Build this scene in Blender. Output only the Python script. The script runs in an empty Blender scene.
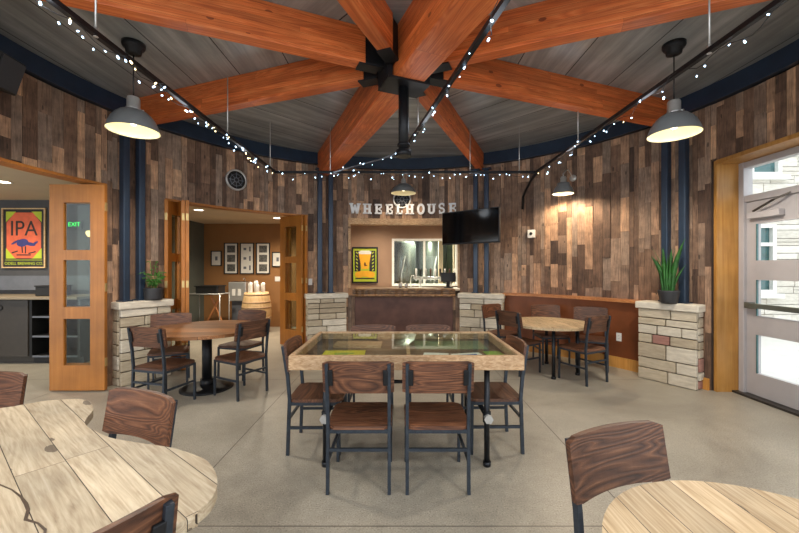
import bpy, bmesh, math, random
from mathutils import Vector, Matrix
random.seed(11)
PI = math.pi
scene = bpy.context.scene
COL = scene.collection
C0 = Vector((0.04, 3.53, 0.0))          # centre of the round room on the floor
R_WALL = 3.80
DECK = 3.65

def rad(d): return math.radians(d)
def pol(theta, r, z=0.0):
    """Point at bearing theta (degrees, 0 = straight ahead, positive right) and radius r."""
    t = rad(theta)
    return Vector((C0.x + r*math.sin(t), C0.y + r*math.cos(t), z))
def srgb(r, g, b):
    f = lambda c: (c/255/12.92) if c/255 <= 0.04045 else ((c/255+0.055)/1.055)**2.4
    return (f(r), f(g), f(b), 1.0)

# ------------------------------------------------------------------ materials
class NT:
    def __init__(s, name):
        s.m = bpy.data.materials.new(name); s.m.use_nodes = True
        s.t = s.m.node_tree; s.b = s.t.nodes['Principled BSDF']
    def n(s, typ, **kw):
        nd = s.t.nodes.new(typ)
        for k, v in kw.items():
            if k in nd.inputs.keys() if isinstance(k, str) else False: nd.inputs[k].default_value = v
            else: setattr(nd, k, v)
        return nd
    def l(s, a, b): s.t.links.new(a, b)
    def val(s, sock, v):
        if isinstance(v, bpy.types.NodeSocket): s.l(v, sock)
        else: sock.default_value = v
    def math(s, op, a, b=None, c=None, clamp=False):
        nd = s.t.nodes.new('ShaderNodeMath'); nd.operation = op; nd.use_clamp = clamp
        s.val(nd.inputs[0], a)
        if b is not None: s.val(nd.inputs[1], b)
        if c is not None: s.val(nd.inputs[2], c)
        return nd.outputs[0]
    def mix(s, fac, a, b, mode='MIX'):
        nd = s.t.nodes.new('ShaderNodeMix'); nd.data_type = 'RGBA'; nd.blend_type = mode
        s.val(nd.inputs[0], fac); s.val(nd.inputs[6], a); s.val(nd.inputs[7], b)
        return nd.outputs[2]
    def ramp(s, fac, stops):
        nd = s.t.nodes.new('ShaderNodeValToRGB'); el = nd.color_ramp.elements
        while len(el) < len(stops): el.new(0.5)
        for e, (p, c) in zip(el, stops): e.position = p; e.color = c
        s.l(fac, nd.inputs[0]); return nd.outputs[0]
    def noise(s, vec, scale, detail=4, rough=0.55, dist=0.0):
        nd = s.t.nodes.new('ShaderNodeTexNoise'); nd.inputs['Scale'].default_value = scale
        nd.inputs['Detail'].default_value = detail; nd.inputs['Roughness'].default_value = rough
        nd.inputs['Distortion'].default_value = dist
        s.l(vec, nd.inputs['Vector']); return nd.outputs[0]
    def white(s, vec):
        nd = s.t.nodes.new('ShaderNodeTexWhiteNoise'); nd.noise_dimensions = '3D'
        s.l(vec, nd.inputs['Vector']); return nd.outputs[0]
    def xyz(s, x, y, z):
        nd = s.t.nodes.new('ShaderNodeCombineXYZ')
        for i, v in enumerate((x, y, z)): s.val(nd.inputs[i], v)
        return nd.outputs[0]
    def sep(s, vec):
        nd = s.t.nodes.new('ShaderNodeSeparateXYZ'); s.l(vec, nd.inputs[0]); return nd.outputs
    def mapping(s, vec, scale=(1,1,1), rot=(0,0,0), loc=None):
        nd = s.t.nodes.new('ShaderNodeMapping'); nd.inputs['Scale'].default_value = scale
        nd.inputs['Rotation'].default_value = rot
        s.l(vec, nd.inputs['Vector'])
        if loc is not None: s.val(nd.inputs['Location'], loc)
        return nd.outputs[0]
    def obj(s):
        return s.t.nodes.new('ShaderNodeTexCoord').outputs['Object']
    def rnd(s):
        return s.t.nodes.new('ShaderNodeObjectInfo').outputs['Random']
    def bump(s, h, strength=0.3, dist=0.01):
        nd = s.t.nodes.new('ShaderNodeBump'); nd.inputs['Strength'].default_value = strength
        nd.inputs['Distance'].default_value = dist; s.l(h, nd.inputs['Height'])
        s.l(nd.outputs[0], s.b.inputs['Normal'])
    def out(s, color=None, rough=None, metal=None):
        if color is not None: s.val(s.b.inputs['Base Color'], color)
        if rough is not None: s.val(s.b.inputs['Roughness'], rough)
        if metal is not None: s.val(s.b.inputs['Metallic'], metal)
        return s.m

def plain(name, col, rough=0.5, metal=0.0, var=0.12, scale=12, bump=0.0):
    k = NT(name); o = k.obj(); nz = k.noise(o, scale, 4)
    lo = tuple(c*(1-var) for c in col[:3])+(1,); hi = tuple(min(1, c*(1+var)) for c in col[:3])+(1,)
    c = k.ramp(nz, [(0.3, lo), (0.7, hi)])
    if bump: k.bump(nz, bump, 0.01)
    return k.out(c, rough, metal)

def emis(name, col, strength):
    k = NT(name); k.out(col, 0.5)
    k.b.inputs['Emission Color'].default_value = col; k.b.inputs['Emission Strength'].default_value = strength
    return k.m

def glass(name, tint=(1,1,1,1), refl=1.0):
    k = NT(name); k.t.nodes.remove(k.b)
    tr = k.t.nodes.new('ShaderNodeBsdfTransparent'); tr.inputs[0].default_value = tint
    gl = k.t.nodes.new('ShaderNodeBsdfGlossy'); gl.inputs['Roughness'].default_value = 0.02
    fr = k.t.nodes.new('ShaderNodeFresnel'); fr.inputs[0].default_value = 1.45
    geo = k.t.nodes.new('ShaderNodeNewGeometry')
    f = k.math('MULTIPLY', k.math('MULTIPLY', fr.outputs[0], refl, clamp=True), k.math('SUBTRACT', 1.0, geo.outputs['Backfacing']))
    mx = k.t.nodes.new('ShaderNodeMixShader'); k.l(f, mx.inputs[0]); k.l(tr.outputs[0], mx.inputs[1]); k.l(gl.outputs[0], mx.inputs[2])
    k.l(mx.outputs[0], k.t.nodes['Material Output'].inputs[0])
    return k.m

def wood(name, stops, axis='X', grain=22, stretch=14, rough=0.5, rings=0.0, boards=None, board_axis='Y', seam=0.004,
         bump=0.25, rotz=0.0, knots=0.0, vary=0.35, board_len=None):
    """Grain runs along AXIS of the object's own space; BOARDS = width of the boards across BOARD_AXIS."""
    k = NT(name); o = k.obj()
    if rotz: o = k.mapping(o, rot=(0, 0, rotz))
    off = k.math('MULTIPLY', k.rnd(), 37.0)
    o2 = k.mapping(o, loc=k.xyz(off, off, off))
    ai = 'XYZ'.index(axis)
    hgt = None
    if boards:
        s = k.sep(o); q = k.math('ADD', k.math('DIVIDE', s['XYZ'.index(board_axis)], boards), 0.37)
        bid = k.math('FLOOR', q); fr = k.math('FRACT', q)
        edge = k.math('MULTIPLY', k.math('MINIMUM', fr, k.math('SUBTRACT', 1.0, fr)), boards)
        gap = k.math('LESS_THAN', edge, seam/2)
        if board_len:
            w0 = k.white(k.xyz(bid, 3.3, 1.7))
            q2 = k.math('ADD', k.math('DIVIDE', s[ai], board_len), k.math('MULTIPLY', w0, 5.0))
            bid2 = k.math('FLOOR', q2); f2 = k.math('FRACT', q2)
            e2 = k.math('MULTIPLY', k.math('MINIMUM', f2, k.math('SUBTRACT', 1.0, f2)), board_len)
            gap = k.math('MAXIMUM', gap, k.math('LESS_THAN', e2, seam/2))
        else: bid2 = 0.0
        wn = k.white(k.xyz(bid, bid2, off))
        o2 = k.mapping(o2, loc=k.xyz(k.math('MULTIPLY', wn, 9.0), k.math('MULTIPLY', wn, 5.0), k.math('MULTIPLY', wn, 7.0)))
    sc = [grain]*3; sc[ai] = grain/stretch
    v = k.mapping(o2, scale=tuple(sc))
    n1 = k.noise(v, 1.0, 6, 0.65, 0.6)
    f = n1
    if rings:
        sc2 = [6.5]*3; sc2[ai] = 0.42
        r1 = k.noise(k.mapping(o2, scale=tuple(sc2)), 1.0, 2, 0.5, 0.4)
        rr = k.math('FRACT', k.math('MULTIPLY', r1, 24.0))
        rr = k.math('ABSOLUTE', k.math('SUBTRACT', k.math('MULTIPLY', rr, 2.0), 1.0))
        f = k.math('ADD', k.math('MULTIPLY', n1, 1-rings), k.math('MULTIPLY', rr, rings))
    c = k.ramp(f, stops)
    hgt = f
    big = k.noise(o2, 2.2, 3)
    c = k.mix(0.5, c, k.ramp(big, [(0.3, (0.46,0.44,0.43,1)), (0.7, (1.3,1.25,1.2,1))]), 'MULTIPLY')
    if knots:
        vo = k.t.nodes.new('ShaderNodeTexVoronoi'); vo.inputs['Scale'].default_value = 1.0
        sc3 = [5.0]*3; sc3[ai] = 2.4
        k.l(k.mapping(o2, scale=tuple(sc3)), vo.inputs['Vector'])
        kn = k.math('LESS_THAN', k.math('ADD', vo.outputs['Distance'], k.math('MULTIPLY', n1, 0.08)), knots)
        c = k.mix(k.math('MULTIPLY', kn, 0.75), c, (stops[0][1][0]*0.35, stops[0][1][1]*0.3, stops[0][1][2]*0.3, 1))
    if boards:
        c = k.mix(1.0, c, k.ramp(wn, [(0.0, (1-vary,)*3+(1,)), (1.0, (1+vary,)*3+(1,))]), 'MULTIPLY')
        c = k.mix(gap, c, (stops[0][1][0]*0.25, stops[0][1][1]*0.25, stops[0][1][2]*0.25, 1))
        hgt = k.math('SUBTRACT', k.math('MULTIPLY', f, 0.4), gap)
    else:
        rv = k.ramp(k.rnd(), [(0.0, (0.8,0.8,0.8,1)), (1.0, (1.2,1.15,1.1,1))])
        c = k.mix(1.0, c, rv, 'MULTIPLY')
    k.bump(hgt, bump, 0.006)
    return k.out(c, rough)

M = {}
M['beam'] = wood('fir beam', [(0.22, srgb(152,68,28)), (0.5, srgb(198,100,46)), (0.8, srgb(222,138,80))], 'X', 30, 34, 0.5,
                 rings=0.2, boards=0.052, board_axis='Z', seam=0.0012, knots=0.12, vary=0.12, board_len=2.4, bump=0.1)
M['chair_wood'] = wood('dark oak', [(0.18, srgb(40,24,17)), (0.42, srgb(82,51,35)), (0.62, srgb(104,68,47)), (0.85, srgb(140,98,70))], 'X', 70, 18, 0.5, rings=0.38, bump=0.35)
M['walnut'] = wood('brown table boards', [(0.2, srgb(92,56,32)), (0.5, srgb(138,92,54)), (0.8, srgb(172,124,80))], 'X', 50, 16, 0.3, rings=0.25, boards=0.14, seam=0.002)
M['pale_top'] = wood('pale worn boards', [(0.15, srgb(104,84,64)), (0.34, srgb(166,148,122)), (0.58, srgb(198,184,158)), (0.85, srgb(222,210,190))], 'X', 64, 14, 0.6, rings=0.12,
                     boards=0.135, board_axis='Y', seam=0.0026, knots=0.15, rotz=rad(37.5), vary=0.10, bump=0.45, board_len=1.9)
M['pale_round'] = wood('pale round boards', [(0.15, srgb(110,84,56)), (0.34, srgb(170,144,108)), (0.58, srgb(198,176,142)), (0.85, srgb(220,202,172))], 'Y', 64, 16, 0.55, rings=0.16,
                       boards=0.115, board_axis='X', seam=0.0026, knots=0.13, vary=0.12, bump=0.4)
M['edge_wood'] = wood('pale table edge', [(0.2, srgb(112,84,58)), (0.45, srgb(176,144,108)), (0.8, srgb(220,196,164))], 'X', 70, 3, 0.65, knots=0.16, bump=0.5)
M['door_wood'] = wood('maple door', [(0.15, srgb(158,98,34)), (0.5, srgb(182,116,46)), (0.85, srgb(198,134,62))], 'Z', 30, 26, 0.4, bump=0.05)
M['trim_wood'] = wood('pine trim', [(0.15, srgb(156,106,42)), (0.5, srgb(190,138,68)), (0.85, srgb(208,162,94))], 'Z', 26, 20, 0.5, knots=0.08, bump=0.08)
M['ledge_wood'] = wood('ledge', [(0.15, srgb(150,92,48)), (0.5, srgb(190,126,76)), (0.85, srgb(212,156,104))], 'X', 26, 12, 0.4, bump=0.1)
M['bar_slab'] = wood('bar slab', [(0.15, srgb(50,32,20)), (0.5, srgb(128,90,54)), (0.85, srgb(200,164,114))], 'X', 44, 8, 0.45, rings=0.25, boards=0.05, board_axis='Z', seam=0.008, knots=0.1, bump=0.7)
M['barrel_wood'] = wood('barrel staves', [(0.15, srgb(172,138,92)), (0.5, srgb(214,184,136)), (0.85, srgb(228,204,164))], 'Z', 30, 12, 0.55)
M['steel'] = plain('blackened steel', srgb(44,46,50), 0.38, 0.75, 0.25, 30, 0.05)
M['blue_steel'] = plain('blue black steel', srgb(50,57,66), 0.42, 0.4, 0.25, 30, 0.04)
M['column_blue'] = plain('steel blue column paint', srgb(46,60,78), 0.3, 0.2, 0.15, 6, 0.02)
M['navy'] = plain('navy painted steel', srgb(34,50,70), 0.38, 0.15, 0.15, 6, 0.02)
M['hub_steel'] = plain('black hub steel', srgb(30,31,34), 0.45, 0.5, 0.25, 14, 0.05)
M['chrome'] = plain('brushed nickel', srgb(196,196,194), 0.32, 0.6, 0.06, 40)
M['brass'] = plain('pale brass', srgb(212,186,128), 0.35, 0.8, 0.08, 40)
M['black'] = plain('black plastic', srgb(22,22,23), 0.45, 0, 0.2, 20)
M['screen'] = plain('dark screen', srgb(10,10,11), 0.08, 0, 0.1, 4)
M['shade_out'] = plain('grey enamel', srgb(122,126,128), 0.32, 0.2, 0.1, 5)
M['shade_in'] = plain('cream enamel', srgb(238,232,196), 0.5, 0, 0.04, 5)
M['white'] = plain('white paint', srgb(232,230,224), 0.5, 0, 0.03, 10)
M['silver_letters'] = plain('pale galvanised letters', srgb(240,241,243), 0.5, 0.0, 0.05, 25)
M['alu'] = plain('greige aluminium', srgb(178,174,176), 0.42, 0.1, 0.04, 8)
M['alu_dark'] = plain('threshold metal', srgb(70,66,62), 0.4, 0.6, 0.2, 20)
M['grey_wall'] = plain('charcoal wall paint', srgb(74,74,76), 0.7, 0, 0.08, 5)
M['band_grey'] = plain('slate backsplash', srgb(104,108,116), 0.5, 0, 0.1, 9)
M['ochre'] = plain('ochre wall paint', srgb(150,106,62), 0.7, 0, 0.06, 4)
M['tan'] = plain('tan wall paint', srgb(162,130,106), 0.7, 0, 0.05, 4)
M['green_grey'] = plain('green grey wall paint', srgb(86,92,86), 0.7, 0, 0.08, 4)
M['beige'] = plain('beige ceiling paint', srgb(206,186,158), 0.8, 0, 0.04, 3)
M['cabinet'] = plain('dark laminate', srgb(56,50,44), 0.45, 0, 0.12, 12)
M['shelf_dark'] = plain('black shelf inside', srgb(24,23,23), 0.6, 0, 0.2, 12)
M['counter'] = plain('stone counter', srgb(138,124,102), 0.35, 0, 0.12, 40)
M['rust'] = plain('rust brown steel', srgb(88,58,48), 0.42, 0.35, 0.3, 3.5, 0.05)
M['rust_red'] = plain('red brown steel', srgb(128,72,40), 0.4, 0.25, 0.25, 2.5, 0.04)
M['paper'] = plain('white paper', srgb(228,226,218), 0.7, 0, 0.03, 10)
M['yellow'] = plain('yellow card', srgb(206,190,54), 0.6, 0, 0.06, 14)
M['blue_print'] = plain('blue print', srgb(60,110,170), 0.6, 0, 0.1, 14)
M['green_print'] = plain('green print', srgb(130,160,60), 0.6, 0, 0.1, 14)
M['case_base'] = wood('case bottom', [(0.15, srgb(62,48,38)), (0.5, srgb(98,80,64)), (0.85, srgb(140,120,98))], 'X', 22, 10, 0.6, boards=0.16)
M['leaf'] = plain('dark green leaf', srgb(44,94,38), 0.4, 0, 0.4, 14)
M['leaf_light'] = plain('fresh green leaf', srgb(70,128,44), 0.45, 0, 0.3, 25)
M['pot'] = plain('charcoal pot', srgb(46,47,50), 0.5, 0, 0.1, 12)
M['soil'] = plain('potting soil', srgb(40,30,24), 0.95, 0, 0.3, 60, 0.5)
M['orange_print'] = plain('poster orange', srgb(226,106,70), 0.6, 0, 0.14, 9)
M['poster_dark'] = plain('poster dark', srgb(46,42,40), 0.6, 0, 0.1, 9)
M['lime_print'] = plain('poster lime', srgb(186,202,54), 0.6, 0, 0.06, 9)
M['amber_print'] = plain('poster amber', srgb(240,176,40), 0.6, 0, 0.06, 9)
M['indigo_print'] = plain('poster indigo', srgb(58,60,120), 0.6, 0, 0.15, 20)
M['photo_print'] = plain('photo print', srgb(96,96,92), 0.5, 0, 0.7, 30)
M['ice'] = emis('cold white bulb', (0.55, 0.78, 1.0, 1), 5)
M['warm_ice'] = emis('warm white bulb', (1.0, 0.80, 0.42, 1), 4)
M['lamp'] = emis('lamp bulb', (1.0, 0.86, 0.6, 1), 4)
M['downlight'] = emis('downlight lens', (1.0, 0.9, 0.72, 1), 6)
M['exit_green'] = emis('exit green', (0.02, 0.9, 0.12, 1), 1.6)
M['glass'] = glass('clear glass', (0.97, 0.98, 0.97, 1))
M['door_glass'] = glass('door glass', (0.86, 0.9, 0.87, 1), 1.2)
M['case_glass'] = glass('case glass', (0.93, 0.97, 0.94, 1), 1.0)
M['window_glass'] = plain('teal window glass', srgb(70,104,106), 0.06, 0, 0.4, 3)
M['tank'] = plain('tank steel', srgb(120,126,120), 0.3, 0.7, 0.2, 4)
M['brew_green'] = plain('brewhouse wall', srgb(112,122,92), 0.7, 0, 0.3, 2)

def make_planks_mat():
    k = NT('reclaimed planks'); o = k.obj()
    at = k.t.nodes.new('ShaderNodeVertexColor'); at.layer_name = 'tint'
    a = k.sep(at.outputs['Color'])
    off = k.math('MULTIPLY', a[1], 40.0)
    v = k.mapping(o, scale=(60, 60, 4.0), loc=k.xyz(off, off, off))
    n1 = k.noise(v, 1.0, 7, 0.68, 0.7)
    n2 = k.noise(k.mapping(o, loc=k.xyz(off, off, off)), 7.0, 4, 0.6)
    base = k.ramp(a[0], [(0.0, srgb(70,54,46)), (0.2, srgb(100,78,64)), (0.4, srgb(124,98,80)), (0.58, srgb(140,122,108)), (0.76, srgb(168,134,108)), (1.0, srgb(200,164,132))])
    c = k.mix(0.85, base, k.ramp(n1, [(0.3, (0.34,0.32,0.30,1)), (0.5, (1.0,1.0,1.0,1)), (0.72, (1.6,1.5,1.38,1))]), 'MULTIPLY')
    c = k.mix(0.6, c, k.ramp(n2, [(0.34, (0.5,0.47,0.46,1)), (0.66, (1.38,1.33,1.27,1))]), 'MULTIPLY')
    vo = k.t.nodes.new('ShaderNodeTexVoronoi'); vo.inputs['Scale'].default_value = 1.0
    k.l(k.mapping(o, scale=(9, 9, 3.2), loc=k.xyz(off, off, off)), vo.inputs['Vector'])
    kn = k.math('LESS_THAN', k.math('ADD', vo.outputs['Distance'], k.math('MULTIPLY', n1, 0.1)), 0.15)
    c = k.mix(k.math('MULTIPLY', kn, 0.7), c, (0.02, 0.014, 0.01, 1))
    k.bump(n1, 0.6, 0.006)
    return k.out(c, 0.72)
M['planks'] = make_planks_mat()
M['backing'] = plain('wall core', srgb(58,44,36), 0.8, 0, 0.2, 4)

def make_floor_mat():
    k = NT('polished concrete'); o = k.obj(); s = k.sep(o)
    def joint(ax, at, step):
        f = k.math('FRACT', k.math('DIVIDE', k.math('SUBTRACT', s[ax], at), step))
        d = k.math('MULTIPLY', k.math('MINIMUM', f, k.math('SUBTRACT', 1.0, f)), step)
        return k.math('LESS_THAN', d, 0.0035)
    j = k.math('MAXIMUM', joint(0, 1.375, 2.745), joint(1, 2.09, 2.745))
    n1 = k.noise(o, 0.9, 6, 0.6, 0.5); n2 = k.noise(o, 14, 7, 0.7); n3 = k.noise(o, 105, 3, 0.6)
    c = k.ramp(n1, [(0.3, srgb(140,134,122)), (0.5, srgb(160,154,141)), (0.72, srgb(178,172,159))])
    c = k.mix(0.6, c, k.ramp(n2, [(0.32, (0.78,0.77,0.75,1)), (0.7, (1.12,1.11,1.10,1))]), 'MULTIPLY')
    c = k.mix(0.9, c, k.ramp(n3, [(0.3, (0.42,0.38,0.34,1)), (0.43, (0.95,0.95,0.95,1)), (0.58, (1.02,1.02,1.02,1)), (0.68, (1.45,1.42,1.38,1))]), 'MULTIPLY')
    c = k.mix(j, c, srgb(84,76,68))
    k.bump(k.math('SUBTRACT', k.math('MULTIPLY', n3, 0.1), j), 0.15, 0.004)
    return k.out(c, k.ramp(n2, [(0.3, (0.3,)*3+(1,)), (0.7, (0.46,)*3+(1,))]))
M['floor'] = make_floor_mat()

def make_deck_mat():
    k = NT('grey metal deck')
    uv = k.t.nodes.new('ShaderNodeUVMap'); uv.uv_map = 'UVMap'
    s = k.sep(uv.outputs[0])
    v = k.mapping(uv.outputs[0], scale=(0.35, 4.5, 1))
    n1 = k.noise(v, 1.0, 6, 0.65, 0.3)
    n2 = k.noise(uv.outputs[0], 2.0, 5, 0.6)
    pid = k.math('FLOOR', k.math('DIVIDE', s[1], 0.61))
    fr = k.math('MULTIPLY', k.math('FRACT', k.math('DIVIDE', s[1], 0.61)), 0.61)
    gap = k.math('LESS_THAN', fr, 0.012)
    rib = k.math('MULTIPLY', k.math('FRACT', k.math('DIVIDE', s[1], 0.1525)), 1.0)
    ribh = k.math('LESS_THAN', rib, 0.22)
    c = k.ramp(n1, [(0.25, srgb(112,116,116)), (0.5, srgb(150,154,154)), (0.78, srgb(206,209,209))])
    c = k.mix(0.7, c, k.ramp(n2, [(0.3, (0.72,0.71,0.7,1)), (0.7, (1.15,1.15,1.16,1))]), 'MULTIPLY')
    c = k.mix(k.math('MULTIPLY', ribh, 0.05), c, (0.5,0.5,0.5,1))
    c = k.mix(gap, c, (0.02,0.02,0.022,1))
    k.bump(k.math('ADD', k.math('MULTIPLY', n1, 0.25), k.math('ADD', k.math('MULTIPLY', ribh, 0.12), k.math('MULTIPLY', gap, -1.0))), 0.25, 0.01)
    return k.out(c, k.ramp(n1, [(0.3, (0.42,)*3+(1,)), (0.7, (0.3,)*3+(1,))]), 0.25)
M['deck'] = make_deck_mat()

def make_stone_mat(name, white=False):
    k = NT(name); o = k.obj()
    at = k.t.nodes.new('ShaderNodeVertexColor'); at.layer_name = 'tint'
    a = k.sep(at.outputs['Color'])
    v = k.mapping(o, scale=(6, 6, 30))
    n1 = k.noise(v, 1.0, 6, 0.65, 0.4); n2 = k.noise(o, 40, 4, 0.6)
    if white:
        base = k.ramp(a[0], [(0.0, srgb(206,200,190)), (0.8, srgb(226,222,214)), (1.0, srgb(236,232,226))])
    else:
        base = k.ramp(a[0], [(0.0, srgb(172,158,136)), (0.3, srgb(196,184,162)), (0.55, srgb(206,198,182)), (0.78, srgb(222,215,200)), (0.84, srgb(172,130,118)), (1.0, srgb(160,116,106))])
    c = k.mix(0.7, base, k.ramp(n1, [(0.28, (0.62,0.59,0.55,1)), (0.7, (1.16,1.15,1.13,1))]), 'MULTIPLY')
    k.bump(k.math('ADD', n1, k.math('MULTIPLY', n2, 0.5)), 0.5, 0.012)
    return k.out(c, 0.85)
M['stone'] = make_stone_mat('ashlar stone'); M['white_stone'] = make_stone_mat('white ashlar', True)
M['mortar'] = plain('mortar', srgb(84,72,58), 0.95, 0, 0.15, 30)
# ------------------------------------------------------------------ mesh building
class MB:
    def __init__(s): s.bm = bmesh.new(); s.mi = 0; s.tint = None
    def _add(s, verts, faces, smooth=False):
        vs = [s.bm.verts.new(v) for v in verts]; out = []
        for f in faces:
            try: fc = s.bm.faces.new([vs[i] for i in f])
            except ValueError: continue
            fc.material_index = s.mi; fc.smooth = smooth; out.append(fc)
        if s.tint is not None:
            ly = s.bm.loops.layers.float_color.get('tint') or s.bm.loops.layers.float_color.new('tint')
            for fc in out:
                for lp in fc.loops: lp[ly] = s.tint
        return vs, out
    def box(s, c, size, rot=None, bevel=0.0, mat=None):
        hx, hy, hz = size[0]/2, size[1]/2, size[2]/2
        b = min(bevel, hx*0.9, hy*0.9, hz*0.9)
        T = mat or (Matrix.Translation(Vector(c)) @ (rot.to_4x4() if rot else Matrix()))
        if b <= 0:
            v = [(x, y, z) for x in (-hx, hx) for y in (-hy, hy) for z in (-hz, hz)]
            f = [(0,1,3,2), (4,6,7,5), (0,4,5,1), (2,3,7,6), (0,2,6,4), (1,5,7,3)]
            return s._add([T @ Vector(p) for p in v], f)
        tmp = bmesh.new(); bmesh.ops.create_cube(tmp, size=1.0)
        for q in tmp.verts: q.co = Vector((q.co.x*hx*2, q.co.y*hy*2, q.co.z*hz*2))
        bmesh.ops.bevel(tmp, geom=list(tmp.edges), offset=b, segments=2, affect='EDGES', profile=0.5)
        tmp.verts.index_update()
        r = s._add([T @ q.co for q in tmp.verts], [[q.index for q in f.verts] for f in tmp.faces])
        tmp.free(); return r
    def span(s, a, b, w, h, up=Vector((0,0,1)), bevel=0.0):
        """A bar of section w x h from a to b."""
        a, b = Vector(a), Vector(b); d = b-a; L = d.length; x = d.normalized()
        if abs(x.dot(up)) > 0.98: up = Vector((0,1,0))
        y = up.cross(x).normalized(); z = x.cross(y)
        R = Matrix((x, y, z)).transposed().to_4x4()
        return s.box(None, (L, w, h), mat=Matrix.Translation((a+b)/2) @ R, bevel=bevel)
    def tube(s, pts, r, seg=10, closed=False, caps=True):
        pts = [Vector(p) for p in pts]; n = len(pts); rr = r if isinstance(r, (list, tuple)) else [r]*n
        rings = []; prev = None
        for i, p in enumerate(pts):
            if closed: t = (pts[(i+1) % n]-pts[i-1])
            else: t = pts[min(i+1, n-1)]-pts[max(i-1, 0)]
            t.normalize()
            if prev is None:
                u = Vector((0,0,1)) if abs(t.z) < 0.9 else Vector((1,0,0))
                a = t.cross(u).normalized()
            else:
                a = (prev - t*prev.dot(t))
                a = a.normalized() if a.length > 1e-6 else t.orthogonal().normalized()
            prev = a; b = t.cross(a)
            rings.append([p + (a*math.cos(2*PI*j/seg) + b*math.sin(2*PI*j/seg))*rr[i] for j in range(seg)])
        v = [q for rg in rings for q in rg]; f = []
        m = n if closed else n-1
        for i in range(m):
            k = (i+1) % n
            for j in range(seg):
                f.append((i*seg+j, i*seg+(j+1) % seg, k*seg+(j+1) % seg, k*seg+j))
        vs, fc = s._add(v, f, True)
        if caps and not closed:
            for ring, rev in ((range(seg), True), (range((n-1)*seg, n*seg), False)):
                ids = list(ring)
                if rev: ids.reverse()
                try:
                    q = s.bm.faces.new([vs[i] for i in ids]); q.material_index = s.mi
                except ValueError: pass
        return vs, fc
    def cyl(s, a, b, r, seg=16): return s.tube([a, b], r, seg)
    def lathe(s, prof, seg=28, T=None, cap_bottom=False, cap_top=False):
        """prof: (radius, z) pairs."""
        T = T or Matrix(); v = []; f = []
        for r, z in prof:
            for j in range(seg):
                v.append(T @ Vector((r*math.cos(2*PI*j/seg), r*math.sin(2*PI*j/seg), z)))
        for i in range(len(prof)-1):
            for j in range(seg):
                f.append((i*seg+j, i*seg+(j+1) % seg, (i+1)*seg+(j+1) % seg, (i+1)*seg+j))
        vs, fc = s._add(v, f, True)
        if cap_bottom: s.bm.faces.new([vs[j] for j in reversed(range(seg))]).material_index = s.mi
        if cap_top: s.bm.faces.new([vs[(len(prof)-1)*seg+j] for j in range(seg)]).material_index = s.mi
        return vs, fc
    def prism(s, outline, z0, z1, T=None, bevel=0.0):
        """Extrude a 2-D outline (counter-clockwise) from z0 to z1."""
        T = T or Matrix(); n = len(outline)
        tmp = bmesh.new()
        lo = [tmp.verts.new((x, y, z0)) for x, y in outline]; hi = [tmp.verts.new((x, y, z1)) for x, y in outline]
        tmp.faces.new(list(reversed(lo))); top = tmp.faces.new(hi)
        for i in range(n): tmp.faces.new((lo[i], lo[(i+1) % n], hi[(i+1) % n], hi[i]))
        if bevel: bmesh.ops.bevel(tmp, geom=[e for e in tmp.edges if (e.verts[0].co.z == e.verts[1].co.z)], offset=bevel, segments=2, affect='EDGES', profile=0.5)
        tmp.verts.index_update()
        r = s._add([T @ q.co for q in tmp.verts], [[q.index for q in f.verts] for f in tmp.faces])
        tmp.free(); return r
    def arc(s, t0, t1, r0, r1, z0, z1, step=2.0):
        """Curved block of the round room between bearings t0..t1."""
        n = max(1, int(abs(t1-t0)/step+0.999)); v = []; f = []
        for i in range(n+1):
            t = t0+(t1-t0)*i/n
            v += [pol(t, r0, z0), pol(t, r1, z0), pol(t, r1, z1), pol(t, r0, z1)]
        for i in range(n):
            a, b = 4*i, 4*i+4
            for j in range(4): f.append((a+j, a+(j+1) % 4, b+(j+1) % 4, b+j))
        f += [(0,1,2,3), (4*n+3, 4*n+2, 4*n+1, 4*n)]
        return s._add(v, f)
    def build(s, name, mats, parent=None, loc=None, rotz=0.0, recalc=True):
        if recalc: bmesh.ops.recalc_face_normals(s.bm, faces=list(s.bm.faces))
        me = bpy.data.meshes.new(name); s.bm.to_mesh(me); s.bm.free()
        for m in (mats if isinstance(mats, (list, tuple)) else [mats]): me.materials.append(m)
        o = bpy.data.objects.new(name, me); COL.objects.link(o)
        if loc is not None: o.location = loc
        if rotz: o.rotation_euler = (0, 0, rotz)
        if parent is not None: o.parent = parent
        return o

def tag(o, label, cat, group=None):
    o['label'] = label; o['category'] = cat
    if group: o['group'] = group
    return o
def thing(name, label, cat, loc=(0,0,0), rotz=0.0, group=None):
    o = bpy.data.objects.new(name, None); COL.objects.link(o); o.empty_display_size = 0.1
    o.location = loc; o.rotation_euler = (0, 0, rotz)
    return tag(o, label, cat, group)
def struct(o): o['kind'] = 'structure'; return o
def dup(root, loc, rotz, label, group=None):
    def cp(o, parent):
        c = o.copy(); COL.objects.link(c)
        if parent: c.parent = parent
        for ch in list(o.children): cp(ch, c)
        return c
    r = cp(root, None); r.location = loc; r.rotation_euler = (0, 0, rotz); r['label'] = label
    if group: r['group'] = group
    return r
def face_to(fx, fy): return math.atan2(-fx, fy)
def text_mesh(txt, size, depth):
    """Mesh data of extruded lettering, lying in the xy plane."""
    cu = bpy.data.curves.new('lettering', 'FONT'); cu.body = txt; cu.size = size; cu.extrude = depth/2
    cu.align_x = 'CENTER'; cu.align_y = 'CENTER'
    o = bpy.data.objects.new('lettering', cu); COL.objects.link(o)
    dg = bpy.context.evaluated_depsgraph_get(); me = bpy.data.meshes.new_from_object(o.evaluated_get(dg))
    bpy.data.objects.remove(o); bpy.data.curves.remove(cu)
    return me
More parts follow.
